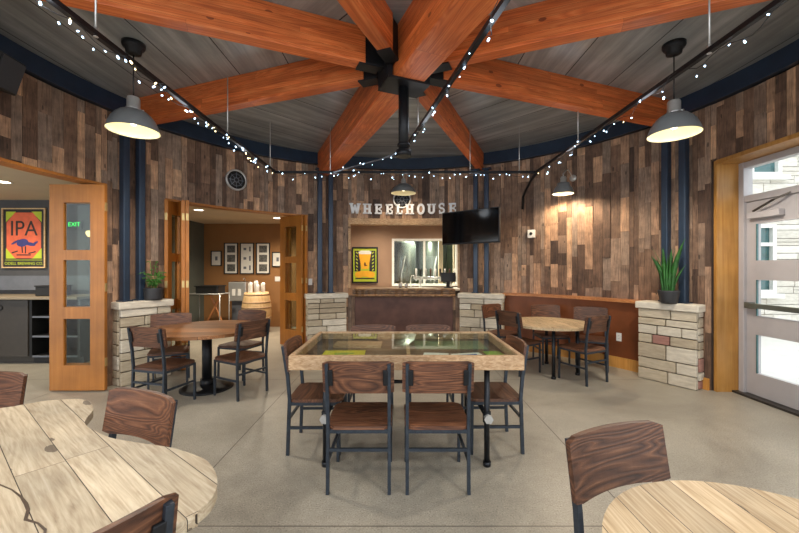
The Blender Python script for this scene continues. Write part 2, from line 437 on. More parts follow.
def point(name, loc, energy, color=(1,0.84,0.62), radius=0.05):
    l = bpy.data.lights.new(name, 'POINT'); l.energy = energy; l.color = color; l.shadow_soft_size = radius
    o = bpy.data.objects.new(name, l); COL.objects.link(o); o.location = loc; return o
def spot(name, loc, energy, color=(1,0.84,0.62), angle=120, blend=0.6, radius=0.05, aim=(0,0,-1)):
    l = bpy.data.lights.new(name, 'SPOT'); l.energy = energy; l.color = color; l.shadow_soft_size = radius
    l.spot_size = rad(angle); l.spot_blend = blend
    o = bpy.data.objects.new(name, l); COL.objects.link(o); o.location = loc
    o.rotation_euler = Vector(aim).to_track_quat('-Z', 'Y').to_euler(); return o
def on_wall(theta, r, z):
    """Matrix of a wall-mounted thing: local x to the right, y up, z out of the wall into the room."""
    t = rad(theta)
    x = Vector((math.cos(t), -math.sin(t), 0)); z_ = Vector((-math.sin(t), -math.cos(t), 0)); y = Vector((0,0,1))
    m = Matrix((x, y, z_)).transposed().to_4x4(); m.translation = pol(theta, r, z); return m
def plane_mat(origin, normal):
    """x right (seen from the front), y up, z = normal."""
    n = Vector(normal).normalized(); y = Vector((0,0,1)); x = y.cross(n).normalized()
    m = Matrix((x, y, n)).transposed().to_4x4(); m.translation = Vector(origin); return m
def thing_m(name, label, cat, m, group=None):
    o = thing(name, label, cat, group=group); o.matrix_world = m; return o

# ------------------------------------------------------------------ floor, ceiling, ground
mb = MB(); mb.box((-1.0, 3.6, -0.05), (15.0, 14.0, 0.1)); 
# the slab stops at the glazed door on the right
mb.bm.free(); mb = MB()
mb.prism([(-9.5, -3.0), (4.14, -3.0), (4.14, 14.2), (-9.5, 14.2)], -0.12, 0.0)
struct(mb.build('floor', M['floor']))
mb = MB(); mb.prism([(4.14, -8.0), (30.0, -8.0), (30.0, 30.0), (4.14, 30.0)], -0.14, -0.02)
struct(mb.build('ground', plain('pale concrete paving', srgb(214,212,206), 0.85, 0, 0.05, 3)))

def ceiling():
    bm = bmesh.new(); uv = bm.loops.layers.uv.new('UVMap')
    R = 4.35
    for k in range(8):
        t0, t1 = -22.5+45*k, 22.5+45*k; tm = rad(45*k)
        m = Vector((math.sin(tm), math.cos(tm), 0)); tg = Vector((math.cos(tm), -math.sin(tm), 0))
        Rv = R
        p = [pol(t0, 0.001, DECK), pol(t0, Rv, DECK), pol(t1, Rv, DECK), pol(t1, 0.001, DECK)]
        vs = [bm.verts.new(q) for q in p]; vt = [bm.verts.new(q+Vector((0,0,0.12))) for q in p]
        fs = [bm.faces.new(vs), bm.faces.new(list(reversed(vt)))]
        fs += [bm.faces.new((vs[i], vs[(i+1) % 4], vt[(i+1) % 4], vt[i])) for i in (1,)]
        for f in fs:
            for lp in f.loops:
                q = lp.vert.co - C0; lp[uv].uv = (q.dot(tg)+k*11.3, q.dot(m))
    me = bpy.data.meshes.new('ceiling'); bm.to_mesh(me); bm.free(); me.materials.append(M['deck'])
    o = bpy.data.objects.new('ceiling', me); COL.objects.link(o); return struct(o)
ceiling()

mb = MB()
mb.arc(-180, 180, 3.755, 3.795, 3.42, DECK, 3)
mb.arc(-180, 180, 3.70, 3.80, 3.42, 3.445, 3)
ring = struct(mb.build('trim_1', M['navy']))

# ------------------------------------------------------------------ plank walls
def plank_wall(name, t0, t1, holes, r=R_WALL, thick=0.16, top=DECK):
    """holes: (theta0, theta1, z0, z1)."""
    mb = MB()
    cuts = sorted({t0, t1} | {h[i] for h in holes for i in (0, 1) if t0 < h[i] < t1})
    cols = []
    for a, b in zip(cuts, cuts[1:]):
        t = a
        while t < b-0.2:
            w = math.degrees(random.choice((0.065, 0.085, 0.085, 0.105, 0.125, 0.145))/r)
            e = t+w
            if b-e < 0.9: e = b
            cols.append((t, e)); t = e
    for a, b in cols:
        mid = (a+b)/2
        iv = [(0.0, top)]
        for h0, h1, z0, z1 in holes:
            if h0 <= mid <= h1:
                nv = []
                for p, q in iv:
                    if p < z0: nv.append((p, min(q, z0)))
                    if q > z1: nv.append((max(p, z1), q))
                iv = nv
        for p, q in iv:
            mb.mi = 1; mb.tint = None
            mb.arc(a, b, r+0.004, r+thick, p, q, 9)
            mb.mi = 0; z = p - random.uniform(0, 0.6)
            while z < q:
                L = random.choice((0.2, 0.3, 0.4, 0.5, 0.65, 0.8, 1.0)); za, zb = max(z, p), min(z+L, q)
                if zb-za > 0.015:
                    d = random.uniform(0.006, 0.018); g = 0.028
                    mb.tint = (random.betavariate(1.5, 1.7), random.random(), 0, 1)
                    mb.arc(a+g, b-g, r-d, r+0.004, za+0.001, zb-0.001, 9)
                z += L
    return struct(mb.build(name, [M['planks'], M['backing']], recalc=True))
HEAD = 2.47
plank_wall('wall_left', -128, -45, [(-118, -74.6, 0, 2.51), (-63.2, -27.6, 0, HEAD)])
plank_wall('wall_back', -45, 24, [(-63.2, -27.6, 0, HEAD), (-16.0, 17.4, 0.92, 2.45)])
plank_wall('wall_right', 24, 128, [(76.75, 112, 0, 2.745)], thick=0.30)

# oak trims round the openings
def arc_trim(name, mat, *a):
    mb = MB()
    for q in a: mb.arc(*q)
    return struct(mb.build(name, mat))
arc_trim('trim_2', M['door_wood'], (-118, -74.6, 3.79, 3.97, 2.48, 2.51), (-75.1, -74.6, 3.79, 3.97, 0, 2.48))
arc_trim('trim_3', M['door_wood'], (-63.2, -27.6, 3.79, 3.97, HEAD-0.03, HEAD), (-63.2, -62.75, 3.79, 3.97, 0, HEAD-0.03), (-28.05, -27.6, 3.79, 3.97, 0, HEAD-0.03))
arc_trim('trim_4', M['edge_wood'], (-16.0, 17.4, 3.76, 3.97, 2.33, 2.45), (-16.0, -15.3, 3.76, 3.97, 1.08, 2.33), (16.8, 17.4, 3.76, 3.97, 1.08, 2.33))

# ------------------------------------------------------------------ glazed door on the right
mb = MB()
mb.box((3.895, 4.372, 1.3725), (0.27, 0.045, 2.745), bevel=0.004)
mb.box((3.905, 3.42, 2.7225), (0.33, 1.84, 0.045), bevel=0.004)
mb.box((3.90, 2.43, 1.35), (0.34, 0.045, 2.70), bevel=0.004)
struct(mb.build('trim_5', M['trim_wood']))
fr = MB()
XD = 4.06
for y in (4.305, 2.485): fr.box((XD, y, 1.35), (0.11, 0.065, 2.70), bevel=0.004)
fr.box((XD, 3.417, 1.14), (0.08, 0.05, 2.18), bevel=0.004)
fr.box((XD, 3.395, 2.27), (0.10, 1.75, 0.075), bevel=0.004)
fr.box((XD, 3.395, 2.665), (0.10, 1.75, 0.07), bevel=0.004)
dframe = struct(fr.build('window_1', M['alu']))
g = MB(); g.box((XD, 3.417, 2.47), (0.012, 1.79, 0.33)); g.build('transom_pane', M['glass'], dframe)
th = MB(); th.box((XD-0.02, 3.417, 0.012), (0.20, 1.93, 0.024), bevel=0.003); th.build('threshold', M['alu_dark'], dframe)
def glazed_leaf(name, y0, y1, hinge_side):
    lf = MB(); st = 0.125; z0, z1 = 0.03, 2.228; t = 0.05
    for y in (y0+st/2, y1-st/2): lf.box((XD, y, (z0+z1)/2), (t, st, z1-z0), bevel=0.003)
    ym, w = (y0+y1)/2, y1-y0-2*st
    for a, b in ((z0, 0.28), (0.715, 0.93), (1.335, 1.555), (1.97, z1)):
        lf.box((XD, ym, (a+b)/2), (t, w+0.004, b-a))
    o = struct(lf.build(name, M['alu']))
    for a, b in ((0.28, 0.715), (0.93, 1.335), (1.555, 1.97)):
        p = MB(); p.box((XD, ym, (a+b)/2), (0.01, w+0.01, b-a+0.01)); p.build('pane', M['glass'], o)
        gk = MB()
        for y in (ym-w/2, ym+w/2): gk.box((XD-0.02, y, (a+b)/2), (0.018, 0.012, b-a))
        gk.build('gasket', M['window_glass'], o)
    pb = MB()
    pb.span((XD-0.085, y0+0.05, 1.045), (XD-0.085, y1-0.05, 1.045), 0.035, 0.055, bevel=0.005)
    for y in (y0+0.07, y1-0.07): pb.box((XD-0.055, y, 1.045), (0.07, 0.07, 0.07), bevel=0.006)
    pb.build('push_bar', M['tank'], o)
    cl = MB(); s = 1 if hinge_side > 0 else -1
    cl.box((XD-0.06, ym+s*0.16, 2.06), (0.07, 0.36, 0.07), bevel=0.008)
    cl.build('door_closer', M['alu'], o); cl = MB()
    cl.span((XD-0.075, ym+s*0.28, 2.11), (XD-0.10, ym+s*0.02, 2.20), 0.022, 0.014)
    cl.span((XD-0.10, ym+s*0.02, 2.20), (XD-0.05, ym-s*0.1, 2.25), 0.022, 0.014)
    cl.build('closer_arm', M['alu_dark'], o)
    return o
glazed_leaf('door_1', 3.445, 4.27, 1)
glazed_leaf('door_2', 2.52, 3.39, -1)

# ------------------------------------------------------------------ folding timber doors
def leaf_panel(w, h, t=0.045, glass_mat='door_glass'):
    """Timber leaf: local x 0..w, z 0..h, three glazed lights; returns (frame MB, pane MB list)."""
    f = MB(); st = 0.168 if w > 0.6 else 0.14 if w > 0.5 else 0.11; z0 = 0.015
    rails = ((z0, 0.314), (0.867, 1.005), (1.565, 1.684), (2.247, h))
    for x in (st/2, w-st/2): f.box((x, 0, (z0+h)/2), (st, t, h-z0), bevel=0.003)
    for a, b in rails: f.box((w/2, 0, (a+b)/2), (w-2*st+0.004, t, b-a))
    ps = []
    for (a, b) in ((0.314, 0.867), (1.005, 1.565), (1.684, 2.247)):
        p = MB(); p.box((w/2, 0, (a+b)/2), (w-2*st+0.01, 0.008, b-a+0.01)); ps.append(p)
    return f, ps
def fold_door(name, leaves, h=2.44, hinge_end=None):
    """leaves: (x, y, angle, width); first leaf is the visible face."""
    for i, (x, y, a, w) in enumerate(leaves):
        f, ps = leaf_panel(w, h)
        o = f.build(name[i], M['door_wood'], loc=(x, y, 0), rotz=rad(a)); struct(o)
        for p in ps: p.build('pane', M['door_glass'], o)
        hx = 0.0 if hinge_end is None else hinge_end[i]*w
        for z in (0.35, 1.24, 2.2):
            q = MB(); q.box((hx, -0.026 if hinge_end is None else 0.0, z), (0.010, 0.034, 0.10), bevel=0.002)
            q.build('hinge', M['brass'], o)
# left opening: stack at its right-hand jamb
fold_door(['door_3', 'door_4'], [(-4.155, 4.375, 0.6, 0.65), (-4.20, 4.455, 0.0, 0.60)], h=2.465, hinge_end=[1, 1])
# middle opening: stacks at both jambs
fold_door(['door_5', 'door_6', 'door_7'], [(-3.085, 5.235, 129, 0.52), (-3.033, 5.247, 129, 0.52), (-3.295, 5.18, 101, 0.51)], hinge_end=[0, 0, 0])
fold_door(['door_8', 'door_9'], [(-1.775, 6.70, 146, 0.60), (-1.715, 6.76, 144, 0.60)], hinge_end=[0, 0])

# ------------------------------------------------------------------ rooms beyond
def wall_box(name, m, *boxes):
    mb = MB()
    for c, s in boxes: mb.box(c, s)
    return struct(mb.build(name, m))
CEIL2 = 2.72
def seg_wall(name, m, pts, h=CEIL2, t=0.1):
    mb = MB()
    for a, b in zip(pts, pts[1:]):
        mb.span((a[0], a[1], h/2), (b[0], b[1], h/2), t, h)
    return struct(mb.build(name, m))
seg_wall('wall_annex_side', M['grey_wall'], [(-9.4, 2.2), (-9.4, 6.3)])
seg_wall('wall_annex_back', M['grey_wall'], [(-9.4, 6.26), (-4.95, 6.26)])
seg_wall('wall_partition', M['green_grey'], [(-4.95, 9.2), (-4.95, 6.20), (-3.72, 5.02)])
seg_wall('wall_lounge', M['ochre'], [(-4.95, 9.25), (-1.62, 9.25), (-1.62, 7.22)])
mb = MB(); mb.prism([(-9.45, 2.2), (-4.0, 2.2), (-4.0, 4.2), (-3.66, 4.95), (-4.95, 6.3), (-9.45, 6.3)], 2.62, 2.72); struct(mb.build('ceiling_annex', M['beige']))
mb = MB(); mb.prism([(-4.95, 6.2), (-3.70, 5.02), (-3.2, 5.75), (-2.6, 6.4), (-1.9, 6.95), (-1.6, 7.1), (-1.6, 9.3), (-4.95, 9.3)], 2.58, 2.68); struct(mb.build('ceiling_lounge', M['beige']))
mb = MB(); mb.prism([(-1.6, 7.15), (0.04, 7.50), (1.9, 7.20), (1.9, 13.6), (-1.6, 13.6)], 2.76, 2.84); struct(mb.build('ceiling_servery', M['beige']))
# servery behind the bar: tan wall with a glazed opening to the brewhouse
mb = MB()
WX0, WX1, WZ0, WZ1, WY = -0.19, 1.46, 1.02, 2.20, 9.20
mb.box(((-1.6+WX0)/2, WY+0.05, 1.38), (WX0+1.6, 0.1, 2.76))
mb.box(((1.9+WX1)/2, WY+0.05, 1.38), (1.9-WX1, 0.1, 2.76))
mb.box(((WX0+WX1)/2, WY+0.05, WZ0/2), (WX1-WX0, 0.1, WZ0))
mb.box(((WX0+WX1)/2, WY+0.05, (WZ1+2.76)/2), (WX1-WX0, 0.1, 2.76-WZ1))
mb.box((-1.55, 8.3, 1.38), (0.06, 1.8, 2.76)); mb.box((1.92, 8.2, 1.38), (0.06, 2.0, 2.76))
struct(mb.build('wall_servery', M['tan']))
mb = MB(); f = 0.055
for x in (WX0+f/2, WX1-f/2): mb.box((x, WY, (WZ0+WZ1)/2), (f, 0.14, WZ1-WZ0))
mb.box((0.62, WY, (WZ0+WZ1)/2), (0.05, 0.12, WZ1-WZ0))
for z in (WZ0+f/2, WZ1-f/2): mb.box(((WX0+WX1)/2, WY, z), (WX1-WX0-0.004, 0.136, f-0.002))
w2 = struct(mb.build('window_2', M['white']))
for a, b in ((WX0, 0.62), (0.62, WX1)):
    g = MB(); g.box(((a+b)/2, WY, (WZ0+WZ1)/2), (b-a-0.05, 0.01, WZ1-WZ0-f)); g.build('pane', M['glass'], w2)
seg_wall('wall_brewhouse', M['brew_green'], [(-1.6, 9.3), (-1.6, 13.5), (2.4, 13.5), (2.4, 9.3)], h=2.76)

# stone facade across the paved court
def ashlar(mb, x0, x1, z0, z1, y0, y1, rng, hmin=0.07, hmax=0.17, lmin=0.14, lmax=0.42, pink=0.08, T=None, gap=0.012, bevel=0.01):
    """Courses of stones with local x along the face, z up, front face at y0."""
    z = z0
    while z < z1-0.01:
        h = min(rng.uniform(hmin, hmax), z1-z)
        if z1-(z+h) < hmin*0.7: h = z1-z
        x = x0
        while x < x1-0.01:
            L = rng.uniform(lmin, lmax)
            if x1-(x+L) < lmin*0.7: L = x1-x
            v = rng.uniform(0.85, 1.0) if rng.random() < pink else rng.uniform(0, 0.78)
            mb.tint = (v, rng.random(), 0, 1)
            dd = rng.uniform(0, 0.010)
            split = h > 0.14 and rng.random() < 0.22
            for (za, zb) in (((z, z+h*0.5), (z+h*0.5, z+h)) if split else ((z, z+h),)):
                c = Vector((x+L/2, (y0-dd+y1)/2, (za+zb)/2)); s = (L-gap, y1-y0+dd, zb-za-gap)
                mb.box(c, s, bevel=bevel, mat=(T or Matrix()) @ Matrix.Translation(c)) if T is not None else mb.box(c, s, bevel=bevel)
            x += L
        z += h
    mb.tint = None
rng = random.Random(5)
mb = MB(); mb.mi = 1; FY = 8.0
WINS = [(7.66, 8.18, 0.92, 2.42), (7.62, 8.30, 3.48, 5.0), (10.2, 10.9, 0.92, 2.42)]
def facade(mb):
    x0, x1 = 5.6, 13.5
    bands = [(0, 0.92), (0.92, 2.42), (2.42, 3.48), (3.48, 5.0), (5.0, 6.5)]
    for z0, z1 in bands:
        xs = [x0]
        for a, b, c, d in WINS:
            if c <= z0+0.01 and d >= z1-0.01: xs += [a, b]
        xs.append(x1)
        for a, b in zip(xs[::2], xs[1::2]):
            mb.mi = 1; mb.box(((a+b)/2, FY+0.2, (z0+z1)/2), (b-a, 0.3, z1-z0))
            mb.mi = 0; ashlar(mb, a, b, z0, z1, FY, FY+0.06, rng, 0.12, 0.26, 0.3, 0.95, 0.0, bevel=0.0, gap=0.012)
facade(mb)
struct(mb.build('wall_court', [M['white_stone'], M['mortar']]))
for i, (a, b, c, d) in enumerate(WINS):
    mb = MB(); f = 0.075; y = FY+0.02
    for x in (a+f/2, b-f/2): mb.box((x, y, (c+d)/2), (f, 0.12, d-c))
    zm = c+(d-c)*0.71
    for z in (c+f/2, d-f/2, zm): mb.box(((a+b)/2, y+0.004, z), (b-a-2*f+0.01, 0.11, f))
    mb.box(((a+b)/2, y-0.06, c-0.052), (b-a+0.2, 0.16, 0.10))
    o = struct(mb.build('window_%d' % (i+3), M['white']))
    for z0, z1 in ((c, zm), (zm, d)):
        g = MB(); g.box(((a+b)/2, y+0.03, (z0+z1)/2), (b-a-0.08, 0.01, z1-z0-0.08)); g.build('pane', M['window_glass'], o)

# ------------------------------------------------------------------ roof timbers and columns
V_BEAM = {'V0': -70.0, 'V2': 23.5, 'V3': 69.5, 'V4': 112.5, 'V6': -157.5, 'V7': -112.5}
BL = {'V0': 'orange fir roof beam running to the twin posts beside the folding doors', 'V2': 'short orange fir roof beam ending above the wall television',
      'V3': 'orange fir roof beam ending above the snake plant pillar', 'V4': 'orange fir roof beam passing over the glazed door side, highest on its side',
      'V6': 'orange fir roof beam coming down steeply toward the hub from overhead', 'V7': 'orange fir roof beam crossing over the pendant lamp nearest the folding doors'}
for k, a in V_BEAM.items():
    r0, r1 = 0.40, 3.75; zc = (3.325+DECK)/2
    root = thing('roof_beam', BL[k], 'beam', pol(a, 0, 3.325), rad(90-a), 'radial roof beams')
    mb = MB(); mb.box(((r0+r1)/2, 0, (DECK-3.325)/2), (r1-r0, 0.126, DECK-3.325), bevel=0.006); mb.build('timber', M['beam'], root)
    mb = MB()
    mb.box((0.29, 0, 0.16), (0.24, 0.10, 0.30), bevel=0.003)
    mb.box((0.36, 0, -0.006), (0.20, 0.13, 0.012))
    mb.build('steel_hanger', M['hub_steel'], root)
root = thing('roof_beam', 'deepest and widest orange fir beam running unbroken through the hub', 'beam', pol(0, 0, 3.22), rad(90+22.7), 'radial roof beams')
mb = MB(); mb.box((0, 0, (DECK-3.22)/2), (7.5, 0.30, DECK-3.22), bevel=0.008); mb.build('timber', M['beam'], root)
mb = MB(); mb.box((0.0, 0, -0.01), (0.30, 0.42, 0.02)); mb.box((0, 0.19, 0.1), (0.26, 0.05, 0.22)); mb.box((0, -0.19, 0.1), (0.26, 0.05, 0.22)); mb.build('hub_plate', M['hub_steel'], root)

root = thing('ceiling_pole', 'black steel pole hanging from the plate under the roof hub', 'pole', pol(0, 0, 3.20))
mb = MB(); mb.cyl((0,0,0), (0,0,-0.60), 0.05, 18); mb.build('shaft', M['hub_steel'], root)
mb = MB(); mb.cyl((0,0,-0.60), (0,0,-0.66), 0.075, 18); mb.cyl((0,0,-0.54), (0,0,-0.56), 0.062, 18); mb.build('coupling', M['hub_steel'], root)

def column(theta, r, zb, label):
    p = pol(theta, r, zb); H = 3.32-zb
    root = thing('steel_column', label, 'column', p, rad(-theta), 'paired blue steel posts')
    mb = MB(); mb.box((0, 0, H/2), (0.085, 0.085, H), bevel=0.012); mb.build('post', M['column_blue'], root)
    mb = MB(); mb.box((0, 0, 0.008), (0.13, 0.13, 0.016), bevel=0.002); mb.build('base_plate', M['navy'], root)
    mb = MB(); mb.box((0, 0, H-0.005), (0.16, 0.12, 0.018)); mb.build('cap_plate', M['navy'], root)
for (ta, tb, rr_, zb_), nm in (((-72.1, -69.0, 3.72, 1.045), 'stone pillar beside the folding doors'), ((-24.7, -21.5, 3.66, 1.0), 'stone pillar by the yellow poster end of the bar'),
                ((22.4, 25.6, 3.66, 1.0), 'stone pillar under the television'), ((69.3, 72.7, 3.72, 1.025), 'stone pillar that carries the snake plant')):
    column(ta, rr_, zb_, 'blue steel post on the %s, the one further left' % nm)
    column(tb, rr_, zb_, 'blue steel post on the %s, the one further right' % nm)

# ------------------------------------------------------------------ stone pillars
def pillar(p, tc, w, depth, label, seed, top=1.0):
    rng = random.Random(seed)
    root = thing('stone_pillar', label, 'pillar', p, rad(-tc), 'stone pillars along the round wall')
    # local x along the face (right), +y into the wall
    mb = MB(); mb.box((0, depth/2+0.02, (top-0.09)/2), (w-0.05, depth-0.02, top-0.09)); mb.build('core', M['mortar'], root)
    mb = MB(); ashlar(mb, -w/2, w/2, 0.0, top-0.09, 0.0, 0.05, rng, 0.09, 0.20, 0.17, 0.46, 0.08, T=Matrix(), bevel=0.008)
    for sx in (-1, 1):
        T = Matrix.Translation((sx*(w/2), 0, 0)) @ Matrix.Rotation(sx*PI/2, 4, 'Z')
        x0, x1 = (0.055, depth) if sx > 0 else (-depth, -0.055)
        ashlar(mb, x0, x1, 0.0, top-0.09, 0.0, 0.045, rng, 0.09, 0.19, 0.15, 0.3, 0.05, T=T, bevel=0.008)
    mb.build('stonework', M['stone'], root)
    mb = MB(); mb.tint = (0.72, 0.4, 0, 1)
    mb.box((0, depth/2-0.015, top-0.045), (w+0.05, depth+0.03, 0.09), bevel=0.012); mb.build('cap_slab', M['stone'], root)
    return root
pillar(Vector((-3.285, 4.778, 0)), -60.8, 0.61, 0.22, 'stone pillar beside the open folding door with the bushy potted plant', 6, 1.045)
pillar(pol(-23.0, 3.50), -23.0, 0.73, 0.28, 'stone pillar at the yellow poster end of the bar', 8)
pillar(pol(24.3, 3.50), 24.3, 0.79, 0.28, 'stone pillar under the television at the end of the bar', 21)
pillar(Vector((3.385, 4.667, 0)), 59.0, 0.66, 0.27, 'stone pillar beside the glazed door with the snake plant on it', 33, 1.025)

# ------------------------------------------------------------------ curved dado and ledge on the right
mb = MB(); mb.arc(30.6, 65.8, 3.70, 3.785, 0.16, 0.975); struct(mb.build('trim_6', M['rust_red']))
mb = MB(); mb.arc(30.6, 65.8, 3.685, 3.785, 0.0, 0.16); mb.arc(74.2, 76.6, 3.76, 3.79, 0, 0.14); struct(mb.build('baseboard_right', M['trim_wood']))
mb = MB(); mb.arc(30.4, 66.0, 3.60, 3.785, 0.975, 1.015)
tag(mb.build('wall_ledge', M['ledge_wood']), 'long curved orange wood ledge along the plank wall above the rust panel', 'ledge')

# ------------------------------------------------------------------ bar
root = thing('bar_counter', 'dark bar counter with thick live edge slab under the sign', 'bar counter', pol(0.7, 3.55, 0), rad(-0.7))
mb = MB(); mb.box((0, 0.13, 0.46), (1.90, 0.16, 0.92)); mb.build('front_panel', M['rust'], root)
rng = random.Random(2); pts = []
N = 34
for i in range(N+1):
    x = -0.98+1.96*i/N; pts.append((x, -0.10+0.014*math.sin(i*1.7)+rng.uniform(-0.01, 0.01)))
pts += [(0.98, 0.62), (-0.98, 0.62)]
mb = MB(); mb.prism(pts, 0.92, 1.07, bevel=0.012); mb.build('slab_top', M['bar_slab'], root)
# ------------------------------------------------------------------ chairs
def make_chair(label, loc, rotz, group):
    """Faces local +y; the seat is centred on the origin."""
    root = thing('dining_chair', label, 'chair', loc, rotz, group)
    W = 0.20                                   # half spacing of the posts
    def post_path(sx):
        return [(sx*W, -0.215, 0.0), (sx*W, -0.200, 0.44), (sx*W, -0.215, 0.62), (sx*W, -0.252, 0.855)]
    def strip(mb, pts, w, d):
        for a, b in zip(pts, pts[1:]):
            a, b = Vector(a), Vector(b); e = (b-a).normalized()*0.002
            mb.span(a-e*0, b+e, w, d, up=Vector((0,1,0)), bevel=0.002)
    for sx in (-1, 1):
        mb = MB(); strip(mb, post_path(sx), 0.022, 0.026); mb.build('leg', M['blue_steel'], root)
        mb = MB(); mb.span((sx*W, 0.19, 0.0), (sx*W, 0.185, 0.415), 0.022, 0.022, up=Vector((0,1,0)), bevel=0.002); mb.build('leg', M['blue_steel'], root)
    mb = MB(); z = 0.405
    mb.span((-W, -0.20, z), (W, -0.20, z), 0.02, 0.026); mb.span((-W, 0.185, z), (W, 0.185, z), 0.02, 0.026)
    for sx in (-1, 1): mb.span((sx*W, -0.20, z), (sx*W, 0.185, z), 0.02, 0.026)
    mb.build('seat_frame', M['blue_steel'], root)
    mb = MB(); mb.span((-W, -0.206, 0.285), (W, -0.206, 0.285), 0.018, 0.02); mb.build('stretcher', M['blue_steel'], root)
    for sx in (-1, 1):
        mb = MB(); mb.span((sx*W, -0.207, 0.215), (sx*W, 0.188, 0.215), 0.018, 0.02); mb.build('stretcher', M['blue_steel'], root)
    # seat: slightly dished slab
    mb = MB(); nx, ny = 8, 8; hw, hd, t = 0.215, 0.215, 0.024
    def top(x, y): return 0.442 - 0.010*(1-(x/hw)**2)*(1-(y/hd)**2) - (0.012 if False else 0)
    vt, vb = [], []
    for j in range(ny+1):
        for i in range(nx+1):
            x = -hw+2*hw*i/nx; y = -hd+2*hd*j/ny
            c = 0.02 if (i in (0, nx) and j in (0, ny)) else 0.0
            xx = x*(1-c/hw); yy = y*(1-c/hd)
            vt.append((xx, yy, top(x, y))); vb.append((xx, yy, 0.418))
    v = vt+vb; n = (nx+1)*(ny+1); f = []
    for j in range(ny):
        for i in range(nx):
            a = j*(nx+1)+i; f.append((a, a+1, a+nx+2, a+nx+1)); f.append((n+a, n+a+nx+1, n+a+nx+2, n+a+1))
    per = [i for i in range(nx)] + [j*(nx+1)+nx for j in range(ny)] + [ny*(nx+1)+i for i in range(nx, 0, -1)] + [j*(nx+1) for j in range(ny, 0, -1)]
    for a, b in zip(per, per[1:]+per[:1]): f.append((a, n+a, n+b, b))
    mb._add(v, f); mb.build('seat', M['chair_wood'], root)
    # curved backrest set on the front of the posts
    mb = MB(); n = 12; hw = 0.232; z0, z1 = 0.652, 0.872; v = []; f = []
    for i in range(n+1):
        x = -hw+2*hw*i/n; u = x/hw
        sag = 0.030*(1-u*u)
        e = 0.012*max(0, abs(u)-0.86)/0.14
        for z, q in ((z0+e+0.010*(1-u*u), 0), (z1-e-0.004*u*u, 1)):
            yb = -0.222 - (z-0.652)*0.16 - sag + 0.016
            v += [(x, yb, z), (x, yb+0.020, z)]
    for i in range(n):
        a, b = 4*i, 4*i+4
        f += [(a, b, b+2, a+2), (a+1, a+3, b+3, b+1), (a, a+1, b+1, b), (a+2, b+2, b+3, a+3)]
    f += [(0, 2, 3, 1), (4*n, 4*n+1, 4*n+3, 4*n+2)]
    mb._add(v, f); bmesh.ops.bevel(mb.bm, geom=[e for e in mb.bm.edges if e.calc_face_angle(0) > 1.0], offset=0.004, segments=2, affect='EDGES', profile=0.5)
    back = mb.build('backrest', M['chair_wood'], root)
    for sx in (-1, 1):
        mb = MB(); mb.box((sx*(W-0.022), -0.246, 0.765), (0.034, 0.012, 0.105), rot=Matrix.Rotation(rad(9), 3, 'X'), bevel=0.004)
        mb.build('bracket', M['hub_steel'], back)
    return root
proto = None
def chair(x, y, fx, fy, label, group):
    global proto
    L = math.hypot(fx, fy)
    rz = face_to(fx/L, fy/L)
    if proto is None:
        proto = make_chair(label, (x, y, 0), rz, group); return proto
    return dup(proto, (x, y, 0), rz, label, group)
GC = 'chairs around the glass topped table'
chair(-0.267, 2.60, 0.0, 1, 'dark chair at the glass table, back to the viewer, toward its yellow card end', GC)
chair(0.250, 2.60, 0.0, 1, 'dark chair at the glass table, back to the viewer, toward its leaflets end', GC)
chair(-0.665, 3.085, 1, 0.01, 'dark wood chair standing sideways at the yellow card end of the glass topped table', GC)
chair(0.755, 3.10, -1, -0.02, 'dark wood chair standing sideways at the leaflets end of the glass topped table', GC)
chair(-0.275, 3.62, 0, -1, 'chair on the bar side of the glass table, facing us, nearer the yellow poster', GC)
chair(0.300, 3.62, 0, -1, 'chair on the bar side of the glass table, facing us, nearer the television', GC)
GL = 'chairs around the brown round table'
chair(-2.53, 3.97, 0.25, 0.97, 'brown chair with its back to us at the dark round table, nearest the folding door', GL)
chair(-1.87, 4.32, -0.87, 0.48, 'dark chair on the open floor side of the brown round table, seen from behind', GL)
chair(-2.905, 4.64, 0.45, -0.89, 'dark chair tucked between the brown round table and the potted plant pillar', GL)
chair(-2.17, 5.02, -0.30, -0.95, 'dark chair on the far side of the brown round table before the barrel', GL)
GR = 'chairs around the table by the rust dado'
chair(2.40, 4.83, -0.46, 0.89, 'dark chair at the near corner of the pale table, closest to the wall outlet', GR)
chair(1.71, 5.24, 0.86, 0.50, 'dark brown chair seen from behind at the bar end of the pale table', GR)
chair(2.37, 5.74, 0.0, -1, 'shiny backed chair against the rust dado, further from the wall outlet', GR)
chair(2.83, 5.42, -0.42, -0.9, 'shiny backed chair against the rust dado, closer to the wall outlet', GR)
chair(1.66, 5.90, 0.6, -0.8, 'dark chair right beside the stone pillar under the television', GR)
GN = 'chairs around the wavy edged table'
chair(-2.36, 1.86, 0.02, -1, 'reddish chair cut by the photo edge behind the far end of the wavy table', GN)
chair(-1.33, 1.55, -0.39, -0.92, 'reddish brown chair pulled to the inward curve of the wavy edged table', GN)
chair(-0.925, 0.935, -0.83, 0.56, 'brown chair nearest the viewer at the wavy table, only its back corner showing', GN)
chair(0.885, 1.15, 0.34, -0.94, 'dark brown chair with bold grain back at the small round pale table', 'chairs around the small pale round table')

